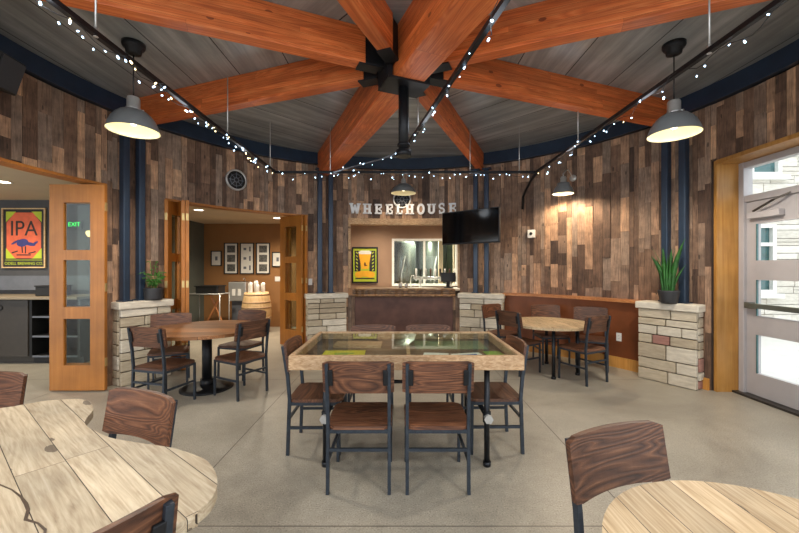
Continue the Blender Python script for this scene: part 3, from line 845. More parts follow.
# ------------------------------------------------------------------ glass topped display table
tx, ty, tw, td, tz = 0.05, 3.15, 1.70, 1.02, 0.838
root = thing('display_table', 'large display table with pale wood rim, glass top and black pipe legs', 'table', (tx, ty, 0))
mb = MB(); t = 0.035; h = 0.105
for sy in (-1, 1): mb.box((0, sy*(td/2-t/2), tz-h/2), (tw, t, h), bevel=0.005)
for sx in (-1, 1): mb.box((sx*(tw/2-t/2), 0, tz-h/2), (t, td-2*t+0.002, h), bevel=0.005)
mb.build('rim', M['edge_wood'], root)
mb = MB(); mb.box((0, 0, tz-h+0.03), (tw-2*t+0.004, td-2*t+0.004, 0.014)); mb.build('case_bottom', M['case_base'], root)
mb = MB(); mb.box((0, 0, tz-0.012), (tw-2*t+0.004, td-2*t+0.004, 0.006)); mb.build('glass_top', M['case_glass'], root)
mb = MB(); mb.box((0.02, -0.01, tz-h+0.055), (0.03, td-2*t, 0.036)); mb.build('divider', M['edge_wood'], root)
for sx, x in ((-1, -0.60), (1, 0.60)):
    for sy, y in ((-1, -0.42), (1, 0.42)):
        mb = MB(); mb.cyl((x, y, 0.0), (x, y, tz-h), 0.021, 16); mb.cyl((x, y, 0.0), (x, y, 0.035), 0.029, 16)
        mb.cyl((x, y, 0.325), (x, y, 0.405), 0.030, 16); mb.cyl((x, y, tz-h-0.012), (x, y, tz-h), 0.05, 18)
        lg = mb.build('leg', M['steel'], root)
        mb = MB(); mb.cyl((x, y, 0.365), (x, y-sy*-0.05, 0.365), 0.027, 14); mb.cyl((x, y+sy*0.05, 0.365), (x, y+sy*0.062, 0.365), 0.034, 6); mb.build('pipe_fitting', M['chrome'], lg)
    mb = MB(); mb.cyl((x, -0.42, 0.365), (x, 0.42, 0.365), 0.018, 12); mb.build('pipe_brace', M['steel'], root)
mb = MB(); mb.cyl((-0.60, 0.42, 0.365), (0.60, 0.42, 0.365), 0.018, 12); mb.build('pipe_brace', M['steel'], root)
zb = tz-h+0.0375
def flat(name, x, y, w, d, rot, m, label, cat, group=None, th=0.004, z=zb, lines=None):
    root = None
    mb = MB(); mb.box((0, 0, th/2), (w, d, th))
    o = mb.build(name, m, loc=(x, y, z), rotz=rad(rot)); tag(o, label, cat, group)
    for (lx, ly, lw, ld, lm) in (lines or []):
        q = MB(); q.box((lx, ly, th+0.0005), (lw, ld, 0.001)); q.build('print', lm, o)
    return o
flat('card', tx-0.50, ty-0.20, 0.34, 0.30, 2, M['yellow'], 'yellow printed card lying inside the glass display table', 'card',
     lines=[(0, 0.04, 0.16, 0.03, M['green_print']), (-0.02, -0.02, 0.10, 0.05, M['green_print'])])
flat('booklet', tx-0.42, ty+0.16, 0.42, 0.20, -2, M['edge_wood'], 'tan booklet behind the yellow card inside the display table', 'booklet', th=0.02)
flat('leaflet', tx+0.50, ty-0.24, 0.24, 0.18, 12, M['paper'], 'white leaflet with blue picture inside the display table', 'leaflet', 'leaflets in the display table', lines=[(0, 0, 0.16, 0.09, M['blue_print'])])
flat('leaflet', tx+0.24, ty-0.22, 0.20, 0.16, -8, M['paper'], 'plain white leaflet beside the blue one inside the display table', 'leaflet', 'leaflets in the display table')
flat('leaflet', tx+0.72, ty-0.18, 0.14, 0.20, 4, M['green_print'], 'green leaflet in the far corner of the display table', 'leaflet', 'leaflets in the display table')
flat('map_sheet', tx+0.40, ty+0.18, 0.62, 0.34, 0, M['brew_green'], 'wide pale green sheet lying along the bar side of the display table', 'sheet')

# ------------------------------------------------------------------ brown round table
root = thing('round_table', 'dark brown round table on black pedestal near the folding doors', 'table', (-2.36, 4.50, 0))
circ = lambda r, n=56: [(r*math.cos(2*PI*i/n), r*math.sin(2*PI*i/n)) for i in range(n)]
mb = MB(); mb.prism(circ(0.65), 0.705, 0.74, bevel=0.006); mb.build('tabletop', M['walnut'], root)
mb = MB(); mb.cyl((0,0,0.02), (0,0,0.70), 0.056, 20); mb.cyl((0,0,0.02), (0,0,0.12), 0.075, 20); mb.box((0,0,0.695), (0.5, 0.06, 0.02)); mb.box((0,0,0.695), (0.06, 0.5, 0.02)); mb.build('pedestal', M['hub_steel'], root)
mb = MB(); mb.lathe([(0.30,0.0),(0.30,0.015),(0.26,0.03),(0.10,0.05),(0.0,0.05)], 40, cap_bottom=True); mb.build('base', M['hub_steel'], root)

# ------------------------------------------------------------------ pale table by the dado
root = thing('pale_table', 'light wood table on pipe legs along the rust dado', 'table', (2.14, 5.28, 0))
mb = MB(); mb.prism(circ(0.575), 0.658, 0.692, bevel=0.006); mb.build('tabletop', M['pale_round'], root)
for x, y in ((-0.10, -0.42), (0.305, -0.24), (-0.40, 0.06), (0.12, 0.36)):
    mb = MB(); mb.cyl((x, y, 0), (x, y, 0.658), 0.023, 14); mb.cyl((x, y, 0), (x, y, 0.03), 0.031, 14); mb.cyl((x, y, 0.645), (x, y, 0.658), 0.05, 14); mb.build('leg', M['steel'], root)

# ------------------------------------------------------------------ wavy near table
px = [(-2.046,1.879),(-1.984,1.939),(-1.907,1.994),(-1.786,2.017),(-1.724,2.005),(-1.657,1.965),(-1.569,1.881),(-1.532,1.822),(-1.502,1.762),(-1.461,1.705),(-1.411,1.662),(-1.356,1.629),(-1.230,1.559),(-1.074,1.513),(-0.911,1.470),(-0.755,1.396),(-0.689,1.341),(-0.641,1.283),(-0.605,1.218),(-0.589,1.159),(-0.589,1.122),(-0.601,1.079),(-0.618,1.040),
      (-0.86,0.86),(-1.0,0.72),(-1.15,0.60),(-1.35,0.53),(-1.6,0.52),(-1.85,0.58),(-2.1,0.75),(-2.32,1.0),(-2.42,1.3),(-2.40,1.6),(-2.26,1.78)]
def smooth(p, n=4):
    o = []
    m = len(p)
    for i in range(m):
        a, b, c, d = (Vector(p[(i+k-1) % m]+(0,)) for k in range(4))
        for j in range(n):
            t = j/n
            q = 0.5*((2*b)+(c-a)*t+(2*a-5*b+4*c-d)*t*t+(3*b-a-3*c+d)*t**3); o.append((q.x, q.y))
    return o
ctr = Vector((-1.45, 1.25, 0))
ol = smooth([(x-ctr.x, y-ctr.y) for x, y in reversed(px)])
root = thing('wavy_table', 'large pale wood table with a wavy guitar shaped outline in the foreground', 'table', ctr)
mb = MB(); mb.prism(ol, 0.712, 0.75, bevel=0.008); top = mb.build('tabletop', M['pale_top'], root)
# raw crack between the two halves of the top, filled dark
mb = MB(); crack = [(-1.62,1.40),(-1.50,1.33),(-1.42,1.26),(-1.326,1.218),(-1.26,1.192),(-1.19,1.154),(-1.14,1.12),(-1.105,1.092),(-1.07,1.05),(-1.02,1.035),(-0.974,1.009),(-0.93,0.96)]
rng = random.Random(4); L, Rr = [], []
for i, (x, y) in enumerate(crack):
    w = 0.0015+rng.uniform(0.0, 0.0035); L.append((x-ctr.x-w*0.6, y-ctr.y-w*0.8)); Rr.append((x-ctr.x+w*0.6, y-ctr.y+w*0.8))
mb.prism(L+list(reversed(Rr)), 0.7498, 0.7512); mb.build('crack_fill', plain('dark crack resin', srgb(72,56,44), 0.35, 0, 0.3, 60), top)
for x, y in ((-0.55, -0.25), (0.18, -0.30), (-0.35, 0.42), (0.30, 0.02)):
    mb = MB(); mb.cyl((x, y, 0), (x, y, 0.712), 0.025, 14); mb.cyl((x, y, 0), (x, y, 0.012), 0.07, 18); mb.cyl((x, y, 0.70), (x, y, 0.712), 0.07, 18); mb.build('leg', M['steel'], root)

# ------------------------------------------------------------------ small pale round table
root = thing('small_round_table', 'small round table with pale worn boards in the near corner', 'table', (0.955, 0.79, 0))
mb = MB(); mb.prism(circ(0.455), 0.712, 0.75, bevel=0.008); mb.build('tabletop', M['pale_round'], root)
mb = MB(); mb.cyl((0,0,0.02), (0,0,0.70), 0.05, 20); mb.box((0,0,0.704), (0.45, 0.06, 0.016)); mb.box((0,0,0.704), (0.06, 0.45, 0.016)); mb.build('pedestal', M['hub_steel'], root)
mb = MB(); mb.lathe([(0.24,0.0),(0.24,0.015),(0.2,0.03),(0.08,0.05),(0.0,0.05)], 36, cap_bottom=True); mb.build('base', M['hub_steel'], root)
# ------------------------------------------------------------------ pendant lamps and sconces
def pendant(x, y, zr, label, energy=110):
    root = thing('pendant_lamp', label, 'lamp', (x, y, DECK), 0, 'grey dome pendant lamps')
    d = zr-DECK
    mb = MB(); mb.lathe([(0.0,-0.001),(0.098,-0.001),(0.098,-0.03),(0.088,-0.05),(0.07,-0.055),(0.065,-0.10),(0.03,-0.115),(0.0,-0.115)], 28); mb.build('canopy', M['hub_steel'], root)
    mb = MB(); mb.cyl((0,0,-0.11), (0,0,d+0.33), 0.006, 8); mb.build('cord', M['black'], root)
    mb = MB(); mb.lathe([(0.0,d+0.335),(0.02,d+0.335),(0.05,d+0.325),(0.056,d+0.31),(0.056,d+0.225),(0.062,d+0.22),(0.062,d+0.20),(0.05,d+0.195)], 28)
    for i in range(4):
        a = i*PI/2+0.4; mb.cyl((0.055*math.cos(a),0.055*math.sin(a),d+0.205), (0.085*math.cos(a),0.085*math.sin(a),d+0.205), 0.012, 8)
    mb.build('cap', M['chrome'], root)
    R = 0.222
    prof = [(0.05,0.205),(0.078,0.2),(0.115,0.182),(0.152,0.150),(0.182,0.108),(0.206,0.055),(0.219,0.01),(R,-0.004)]
    mb = MB(); mb.lathe([(r, d+z) for r, z in prof], 44); sh = mb.build('shade', M['shade_out'], root)
    mb = MB(); mb.lathe([(R,d-0.004),(R-0.006,d-0.002),(0.212,d+0.008)]+[(r-0.008, d+z-0.004) for r, z in reversed(prof[:-2])]+[(0.0,d+0.196)], 44); mb.build('inner_shade', M['shade_in'], sh)
    mb = MB(); mb.lathe([(0.0,d+0.05),(0.022,d+0.056),(0.034,d+0.08),(0.03,d+0.11),(0.016,d+0.14),(0.016,d+0.19)], 18); mb.build('bulb', M['lamp'], sh)
    spot('pendant_beam', (x, y, zr-0.03), energy, (1, 0.9, 0.76), 165, 0.5, 0.16)
    point('pendant_glow', (x, y, zr+0.035), 1.3, (1, 0.88, 0.62), 0.03)
pendant(-2.58, 3.56, 2.80, 'grey dome pendant lamp with cream inside hanging before the folding doors')
pendant(2.67, 3.57, 2.77, 'grey dome pendant lamp with cream inside hanging before the twin posts near the glazed door')
pendant(-2.2, -0.2, 2.80, 'added grey dome pendant lamp behind the viewer, over the wavy table side')  # out of view, added to brighten the room
pendant(2.2, -0.2, 2.80, 'added grey dome pendant lamp behind the viewer, over the small round table side')  # second added lamp out of view, matching the visible pair for more light

def sconce(m, label, R, out, energy, rise=0.34):
    """Gooseneck lamp; local x right, y up, z out from the wall. Origin at the wall plate."""
    root = thing_m('wall_lamp', label, 'lamp', m, 'gooseneck wall lamps')
    mb = MB(); mb.lathe([(0.0,0.02),(0.05,0.02),(0.055,0.012),(0.055,0.0)], 24); mb.build('wall_plate', M['chrome'], root)
    pts = [(0,0,0.01)]+[(0, 0.10*math.sin(t*PI/8)+0.02*t/8*rise, 0.02+ (out-0.02)*(t/8)) for t in range(1, 8)]+[(0, 0.01, out), (0, -0.06, out)]
    mb = MB(); mb.tube(pts, 0.010, 10); mb.build('gooseneck', M['chrome'], root)
    T = Matrix.Translation((0, -0.05, out)) @ Matrix.Rotation(-PI/2, 4, 'X')      # lathe axis along local y
    mb = MB(); mb.lathe([(0.0,0.02),(0.03,0.02),(0.045,0.0),(0.045,-0.09),(0.055,-0.10)], 24, T); mb.build('cap', M['chrome'], root)
    prof = [(0.055,-0.08),(0.09,-0.085),(R*0.62,-0.12),(R*0.86,-0.175),(R*0.97,-0.22),(R,-0.255)]
    mb = MB(); mb.lathe(prof, 36, T); sh = mb.build('shade', M['shade_out'], root)
    mb = MB(); mb.lathe([(R,-0.255)]+[(max(r-0.006, 0.01), z-0.004) for r, z in reversed(prof[:-1])]+[(0,-0.09)], 36, T); mb.build('inner_shade', M['shade_in'], sh)
    mb = MB(); mb.lathe([(0.0,-0.215),(0.02,-0.21),(0.028,-0.18),(0.015,-0.14),(0.015,-0.11)], 14, T); mb.build('bulb', M['lamp'], sh)
    p = m @ Vector((0, -0.26, out))
    spot('wall_lamp_beam', p, energy, (1, 0.80, 0.56), 168, 0.5, 0.06)
    point('wall_lamp_glow', m @ Vector((0, -0.22, out)), 0.6, (1, 0.82, 0.56), 0.02)
sconce(on_wall(0.6, 3.787, 3.18), 'gooseneck lamp with grey dome shade over the lettering', 0.235, 0.42, 13)
sconce(on_wall(48.2, 3.787, 2.95), 'gooseneck barn lamp throwing a warm pool on the bare plank wall', 0.155, 0.36, 68)

# ------------------------------------------------------------------ suspended track with fairy lights
ZT = 2.95
XL, XR, YF = -1.92, 2.11, 5.67
def track(label, pts, rods, r=0.017):
    root = thing('ceiling_track', label, 'track', pts[0], 0, 'suspended black light tracks')
    o = Vector(pts[0])
    mb = MB()
    for a, b in zip(pts, pts[1:]): mb.span(Vector(a)-o, Vector(b)-o, 0.034, 0.034)
    mb.build('bar', M['hub_steel'], root)
    for x, y, zt in rods:
        mb = MB(); mb.cyl(Vector((x, y, ZT))-o, Vector((x, y, zt))-o, 0.006, 8); mb.cyl(Vector((x, y, ZT-0.02))-o, Vector((x, y, ZT+0.035))-o, 0.014, 8)
        mb.build('hanger_rod', M['chrome'], root)
    return root
track('black suspended track running back above the folding door side', [(XL, -1.5, ZT), (XL, YF, ZT)], [(XL, 2.32, DECK), (XL, 4.10, 3.60), (XL, 5.45, DECK)])
track('black suspended track crossing in front of the lettering wall', [(XL-0.02, YF, ZT), (XR+0.02, YF, ZT)], [(-1.07, YF, DECK), (1.09, YF, DECK), (1.85, YF, DECK)])
track('black suspended track running back above the glazed door side', [(XR, -1.5, ZT), (XR, YF, ZT)], [(XR, 2.5, 3.62), (XR, 4.34, 3.60)])
track('black suspended track passing overhead beside the hub pole', [(1.2, -1.0, ZT), (0.06, 4.62, ZT)], [(0.62, 1.86, DECK), (0.20, 3.93, 3.34)])

def string_lights(label, path, n, mix, seed, sag=0.03, skip=None):
    rng = random.Random(seed)
    P = [Vector(p) for p in path]; segs = [(b-a).length for a, b in zip(P, P[1:])]; tot = sum(segs)
    def at(d):
        for a, b, L in zip(P, P[1:], segs):
            if d <= L: return a+(b-a)*(d/L)
            d -= L
        return P[-1].copy()
    root = thing('string_lights', label, 'fairy lights', P[0], 0, 'fairy light strings on the tracks'); o = P[0]
    m = int(tot/0.07); wire = []
    for i in range(m+1):
        q = at(tot*i/m); a = i*1.15
        rr = 0.028+0.012*math.sin(i*0.37)
        wire.append(q-o+Vector((rr*math.cos(a), rr*math.cos(a)*0.3, -0.012+rr*math.sin(a)-sag*abs(math.sin(i*0.16)))))
    mb = MB(); mb.tube(wire, 0.0028, 5); mb.build('wire', M['pot'], root)
    mesh = {}
    for k in ('ice', 'warm_ice'):
        b = MB(); b.lathe([(0.0,-0.016),(0.006,-0.013),(0.008,-0.004),(0.006,0.006),(0.003,0.010),(0.0,0.010)], 8); ob = b.build('bulb', M[k]); mesh[k] = ob.data; bpy.data.objects.remove(ob)
    for i in range(n):
        f = (i+rng.uniform(0.1, 0.9))/n
        q = wire[min(int(f*m), m)]
        ob = bpy.data.objects.new('bulb', mesh['warm_ice' if rng.random() < mix else 'ice']); COL.objects.link(ob); ob.parent = root
        ob.location = q+Vector((rng.uniform(-0.02,0.02), rng.uniform(-0.02,0.02), rng.uniform(-0.05,0.01)))
        ob.rotation_euler = (rng.uniform(-1,1), rng.uniform(-1,1), 0)
        s = rng.uniform(0.5, 1.0); ob.scale = (s, s, s)
    return root
string_lights('dense fairy lights wound along the track on the folding door side', [(XL, 1.35, ZT), (XL, YF-0.1, ZT)], 72, 0.4, 1)
string_lights('fairy lights hanging along the track across the lettering wall', [(XL, YF, ZT-0.01), (XR-0.1, YF, ZT-0.01)], 40, 0.05, 2, sag=0.015)
string_lights('sparse fairy lights along the track on the glazed door side', [(XR, 1.5, ZT), (XR, YF-0.1, ZT)], 30, 0.05, 3, sag=0.05)
string_lights('fairy lights along the track beside the hub pole and down to the corner', [(0.60, 1.9, ZT), (0.08, 4.6, ZT), (-1.02, 5.62, ZT)], 26, 0.0, 4, sag=0.02)
for i, (x, y) in enumerate([(XL, 0.6), (XL, 2.0), (XL, 3.3), (XL, 4.6), (-1.0, YF), (0.1, YF), (1.2, YF), (XR, 4.6), (XR, 3.2), (XR, 1.8), (XR, 0.5), (0.55, 2.2), (0.25, 3.7), (0.85, 0.7)]):
    point('added_string_fill', (x, y, ZT-0.06), 1.8, (0.86, 0.92, 1.0), 0.12)  # soft fill points added along the tracks to brighten deck and beam undersides
mb = MB(); mb.tube([(0.08, 4.6, ZT), (-0.25, 4.92, ZT-0.02), (-0.7, 5.35, ZT-0.01), (-1.02, 5.66, ZT)], 0.010, 8)
tag(mb.build('cable', M['band_grey']), 'pale cable slung from the hub pole track to the far track', 'cable')
mb = MB(); c = [Vector((XR, YF, ZT-0.01)), Vector((2.15, 6.0, 2.90)), Vector((2.18, 6.3, 2.83)), pol(36.0, 3.66, 2.74), pol(35.6, 3.73, 2.66), pol(35.4, 3.745, 2.52)]
mb.tube(c, 0.022, 8); tag(mb.build('cable', M['hub_steel']), 'thick black cable bundle dropping from the track corner to the plank wall', 'cable')

# ------------------------------------------------------------------ lettering and round emblems
def slab_letter(ch, h=0.20):
    """Outline boxes / bars of a slab serif capital, centred on x, sitting on y = 0."""
    w = {'W':0.20,'H':0.155,'E':0.135,'L':0.125,'O':0.15,'U':0.155,'S':0.135}[ch]; s = 0.046; b = 0.026; d = 0.03
    mb = MB()
    def bar(x0, y0, x1, y1, t): mb.span((x0, y0, d/2), (x1, y1, d/2), t, d, up=Vector((0,0,1)))
    def rect(x0, x1, y0, y1): mb.box(((x0+x1)/2, (y0+y1)/2, d/2), (x1-x0, y1-y0, d))
    L, R = -w/2, w/2
    if ch == 'W':
        for x0, x1 in ((L+0.03, -0.035), (-0.035, 0.0), (0.0, 0.035), (R-0.03, 0.035)):
            pass
        bar(L+0.025, h, L+0.06, 0.0, s); bar(0.0, h*0.85, L+0.06, 0.0, s*0.8); bar(0.0, h*0.85, R-0.06, 0.0, s*0.8); bar(R-0.025, h, R-0.06, 0.0, s)
        rect(L-0.01, L+0.065, h-b, h); rect(R-0.065, R+0.01, h-b, h)
    elif ch in 'HU':
        y0 = 0.0 if ch == 'H' else 0.05
        for x in (L+0.032, R-0.032):
            rect(x-s/2, x+s/2, y0, h); rect(x-s/2-0.018, x+s/2+0.018, h-b, h)
            if ch == 'H': rect(x-s/2-0.018, x+s/2+0.018, 0, b)
        if ch == 'H': rect(L+0.03, R-0.03, h/2-0.016, h/2+0.016)
        else:
            n = 10; ri, ro = R-0.032-s/2, R-0.032+s/2
            for i in range(n):
                a0, a1 = PI+PI*i/n, PI+PI*(i+1)/n
                bar((ri+ro)/2*math.cos(a0), 0.055+0.036*math.sin(a0), (ri+ro)/2*math.cos(a1), 0.055+0.036*math.sin(a1), s*0.9)
    elif ch in 'EL':
        x = L+0.034; rect(x-s/2, x+s/2, 0, h); rect(L-0.004, R, 0, 0.030); rect(R-0.022, R, 0, 0.075)
        if ch == 'E':
            rect(L-0.004, R, h-0.030, h); rect(R-0.022, R, h-0.075, h); rect(x, R-0.03, h/2-0.014, h/2+0.014); rect(R-0.045, R-0.025, h/2-0.035, h/2+0.035)
        else: rect(L-0.004, x+s/2+0.018, h-b, h)
    elif ch == 'O':
        n = 22
        for i in range(n):
            a0, a1 = 2*PI*i/n, 2*PI*(i+1)/n
            bar(0.055*math.cos(a0), h/2+0.090*math.sin(a0), 0.055*math.cos(a1), h/2+0.090*math.sin(a1), s*0.95)
    elif ch == 'S':
        pts = []
        for i in range(9): a = rad(30+i*240/8); pts.append((0.046*math.cos(a), 0.152+0.046*math.sin(a)))
        for i in range(9): a = rad(90-i*240/8); pts.append((0.048*math.cos(a), 0.060+0.047*math.sin(a)))
        for a, c in zip(pts, pts[1:]): bar(a[0], a[1], c[0], c[1], 0.034)
        rect(0.030, 0.052, 0.145, h); rect(-0.052, -0.030, 0, 0.07)
    return mb
sign = thing('wall_lettering', 'pale slab serif letters spelling WHEELHOUSE across the plank wall above the bar', 'sign', pol(0, 3.785, 2.56))
for ch, th_ in zip('WHEELHOUSE', (-14.0, -10.35, -7.0, -3.7, -0.65, 2.15+0.35, 5.85, 9.05, 12.1, 15.3)):
    o = slab_letter(ch).build('letter_' + ch.lower(), M['silver_letters'], sign)
    m = on_wall(th_, 3.783, 2.538); o.matrix_parent_inverse = Matrix(); o.matrix_local = sign.matrix_basis.inverted() @ m

def emblem(theta, z, R, label):
    root = thing_m('round_emblem', label, 'emblem', on_wall(theta, 3.785, z), 'round wheel emblems')
    mb = MB(); mb.lathe([(0,0.012),(R*0.88,0.012),(R*0.88,0.0)], 36); mb.build('disc', M['black'], root)
    mb = MB(); mb.lathe([(R*0.84,0.0),(R*0.84,0.026),(R,0.026),(R,0.0)], 40); mb.build('rim', M['chrome'], root)
    mb = MB()
    for i in range(8):
        a = i*PI/4; mb.span((R*0.2*math.cos(a), R*0.2*math.sin(a), 0.016), (R*0.72*math.cos(a), R*0.72*math.sin(a), 0.016), 0.008, 0.006)
    mb.lathe([(R*0.17,0.012),(R*0.17,0.02),(R*0.24,0.02),(R*0.24,0.012)], 20); mb.lathe([(R*0.54,0.012),(R*0.54,0.018),(R*0.58,0.018),(R*0.58,0.012)], 28)
    mb.build('wheel_print', M['band_grey'], root)
emblem(-46.9, 2.935, 0.175, 'round black wheel emblem with pale rim over the open folding doors')
emblem(0.15, 2.835, 0.18, 'round black wheel emblem with pale rim half hidden behind the lamp over the lettering')

# ------------------------------------------------------------------ television
yl, yr = 6.45, 5.75
pl, pr = Vector((0.748, yl, 0)), Vector((1.566, yr, 0)); w = (pr-pl).length; nrm = Vector((-(pr-pl).y, (pr-pl).x, 0)); nrm = nrm if nrm.y < 0 else -nrm
m = plane_mat(((pl+pr)/2)+Vector((0,0,2.155)), (nrm.normalized()+Vector((0,0,-0.0))))
root = thing_m('television', 'black flat television tilted out from the wall at the end of the lettering', 'television', m)
mb = MB(); mb.box((0, 0, -0.025), (w, 0.565, 0.05), bevel=0.008); mb.build('body', M['black'], root)
mb = MB(); mb.box((0, 0.004, 0.002), (w-0.03, 0.525, 0.004)); mb.build('screen', M['screen'], root)
wp = m.inverted() @ pol(19.5, 3.775, 2.2)
mb = MB(); mb.box((0, 0, -0.065), (0.30, 0.30, 0.03)); mb.span((0, 0, -0.07), tuple(Vector((wp.x*0.5-0.1, 0.04, (wp.z-0.05)*0.5))), 0.05, 0.06); mb.span(tuple(Vector((wp.x*0.5-0.1, 0.04, (wp.z-0.05)*0.5))), tuple(wp), 0.05, 0.06)
mb.build('mount_arm', M['hub_steel'], root)

# ------------------------------------------------------------------ wall devices
def device(name, theta, r, z, w, h, d, m, label, cat, extra=None):
    root = thing_m(name, label, cat, on_wall(theta, r, z))
    mb = MB(); mb.box((0, 0, d/2), (w, h, d), bevel=0.004); mb.build('plate', m, root)
    if extra: extra(root, d)
    return root
def sockets(root, d):
    for y in (-0.022, 0.022):
        mb = MB(); mb.box((0, y, d+0.001), (0.03, 0.026, 0.004), bevel=0.001); s = mb.build('socket', M['white'], root)
        q = MB(); q.box((-0.006, y, d+0.0035), (0.003, 0.010, 0.001)); q.box((0.006, y, d+0.0035), (0.003, 0.010, 0.001)); q.build('slot', M['black'], s)
def toggle(root, d):
    mb = MB(); mb.box((0, 0, d+0.004), (0.012, 0.026, 0.012), bevel=0.002); mb.build('toggle', M['white'], root)
def lens(root, d):
    mb = MB(); mb.lathe([(0,d+0.014),(0.02,d+0.012),(0.028,d)], 18); mb.build('lens', M['black'], root)
device('wall_outlet', 59.6, 3.70, 0.455, 0.075, 0.12, 0.008, M['white'], 'white outlet plate on the rust dado by the snake plant pillar', 'outlet', sockets)
device('wall_sensor', 37.7, 3.787, 2.075, 0.12, 0.14, 0.06, M['white'], 'small white box mounted on the bare plank wall beneath the barn lamp', 'sensor', lens)
device('light_switch', -27.0, 3.787, 1.21, 0.075, 0.12, 0.008, M['white'], 'small white switch plate on the strip of planks right of the folding doors', 'switch', toggle)
root = thing_m('loudspeaker', 'black loudspeaker cut by the photo edge high on the plank wall', 'loudspeaker', on_wall(-95.2, 3.78, 3.20))
mb = MB(); mb.box((0, 0, 0.20), (0.24, 0.30, 0.22), rot=Matrix.Rotation(rad(18), 3, 'X'), bevel=0.012); mb.build('speaker_box', M['black'], root)
mb = MB(); mb.box((0, -0.035, 0.312), (0.21, 0.27, 0.012), rot=Matrix.Rotation(rad(18), 3, 'X'), bevel=0.004); mb.build('grille', M['pot'], root)
mb = MB(); mb.span((0, 0, 0), (0, 0.0, 0.12), 0.05, 0.05); mb.build('bracket', M['hub_steel'], root)

# ------------------------------------------------------------------ potted plants on the pillars
def blade(mb, base, lean, h, w, twist, rng):
    n = 9; v = []; f = []
    for i in range(n+1):
        t = i/n
        ww = w*(0.45+1.25*t*(1-t)*1.6)*(1-t**5)
        c = Vector(base)+Vector((lean[0]*t*t, lean[1]*t*t, h*t))
        a = twist+0.9*t; d = Vector((math.cos(a), math.sin(a), 0)); q = Vector((-d.y, d.x, 0))
        v += [c-d*ww/2, c+q*ww*0.16, c+d*ww/2, c-q*0.003+q*ww*0.10]
    for i in range(n):
        a, b = 4*i, 4*i+4
        for j in range(4): f.append((a+j, a+(j+1) % 4, b+(j+1) % 4, b+j))
    mb._add(v, f, True)
p = pol(72.0, 3.52, 1.025)
root = thing('snake_plant', 'tall spiky snake plant in a black pot on the pillar by the glazed door', 'plant', p, rad(-72))
mb = MB(); mb.lathe([(0.0,0.001),(0.085,0.001),(0.092,0.02),(0.118,0.155),(0.118,0.165),(0.105,0.165),(0.10,0.14),(0.0,0.14)], 28); mb.build('pot', M['pot'], root)
mb = MB(); mb.lathe([(0.0,0.146),(0.101,0.143),(0.101,0.135)], 20); mb.build('soil', M['soil'], root)
rng = random.Random(9)
for i in range(17):
    a = rng.uniform(0, 2*PI); r0 = rng.uniform(0.01, 0.075); h = rng.uniform(0.34, 0.66)*(1.1-r0*3)
    ln = rng.uniform(0.02, 0.14)
    mb = MB(); blade(mb, (r0*math.cos(a), r0*math.sin(a), 0.14), (ln*math.cos(a)*1.3, ln*math.sin(a)*0.6, 0), h, rng.uniform(0.045, 0.065), rng.uniform(0, PI), rng)
    mb.build('leaf', M['leaf'], root)
mb = MB(); blade(mb, (0.04, 0.0, 0.14), (0.17, -0.02, 0), 0.66, 0.065, 0.2, rng); mb.build('leaf', M['leaf'], root)
p = pol(-67.8, 3.58, 1.045)
root = thing('potted_plant', 'small leafy plant in a dark pot on the pillar by the folding doors', 'plant', p, rad(67))
mb = MB(); mb.lathe([(0.0,0.001),(0.10,0.001),(0.105,0.02),(0.112,0.15),(0.112,0.16),(0.10,0.16),(0.098,0.14),(0.0,0.14)], 28); mb.build('pot', M['pot'], root)
mb = MB(); mb.lathe([(0.0,0.146),(0.099,0.143),(0.099,0.135)], 20); mb.build('soil', M['soil'], root)
rng = random.Random(17)
stems = []
for i in range(11):
    a = rng.uniform(0, 2*PI); h = rng.choice((0.14, 0.18, 0.24, 0.38, 0.58)); l = rng.uniform(0.03, 0.11)
    pts = [(0.03*math.cos(a), 0.03*math.sin(a), 0.14)]+[(0.03*math.cos(a)+l*math.cos(a)*t*t, 0.03*math.sin(a)+l*math.sin(a)*t*t, 0.14+h*t) for t in (0.33, 0.66, 1.0)]
    mb = MB(); mb.tube(pts, 0.0035, 6); st = mb.build('stem', M['leaf_light'], root); stems.append(st)
    for j in range(10):
        t = rng.uniform(0.25, 1.0); k = min(2, int(t*3)); q = Vector(pts[k]).lerp(Vector(pts[k+1]), t*3-k if k < 3 else 1)
        b = rng.uniform(0, 2*PI); L = rng.uniform(0.05, 0.085); wd = L*0.5
        d = Vector((math.cos(b), math.sin(b), rng.uniform(-0.3, 0.5))).normalized(); s = d.cross(Vector((0,0,1))).normalized(); u = s.cross(d)
        mb = MB()
        mb._add([q, q+d*L*0.4+s*wd*0.5+u*0.004, q+d*L-u*0.008, q+d*L*0.4-s*wd*0.5+u*0.004, q+d*L*0.45-u*0.006, q+d*L*0.45-u*0.009], [(0,1,4),(1,2,4),(2,3,4),(3,0,4),(0,5,1),(1,5,2),(2,5,3),(3,5,0)], True)
        mb.build('leaf', M['leaf_light'], st)
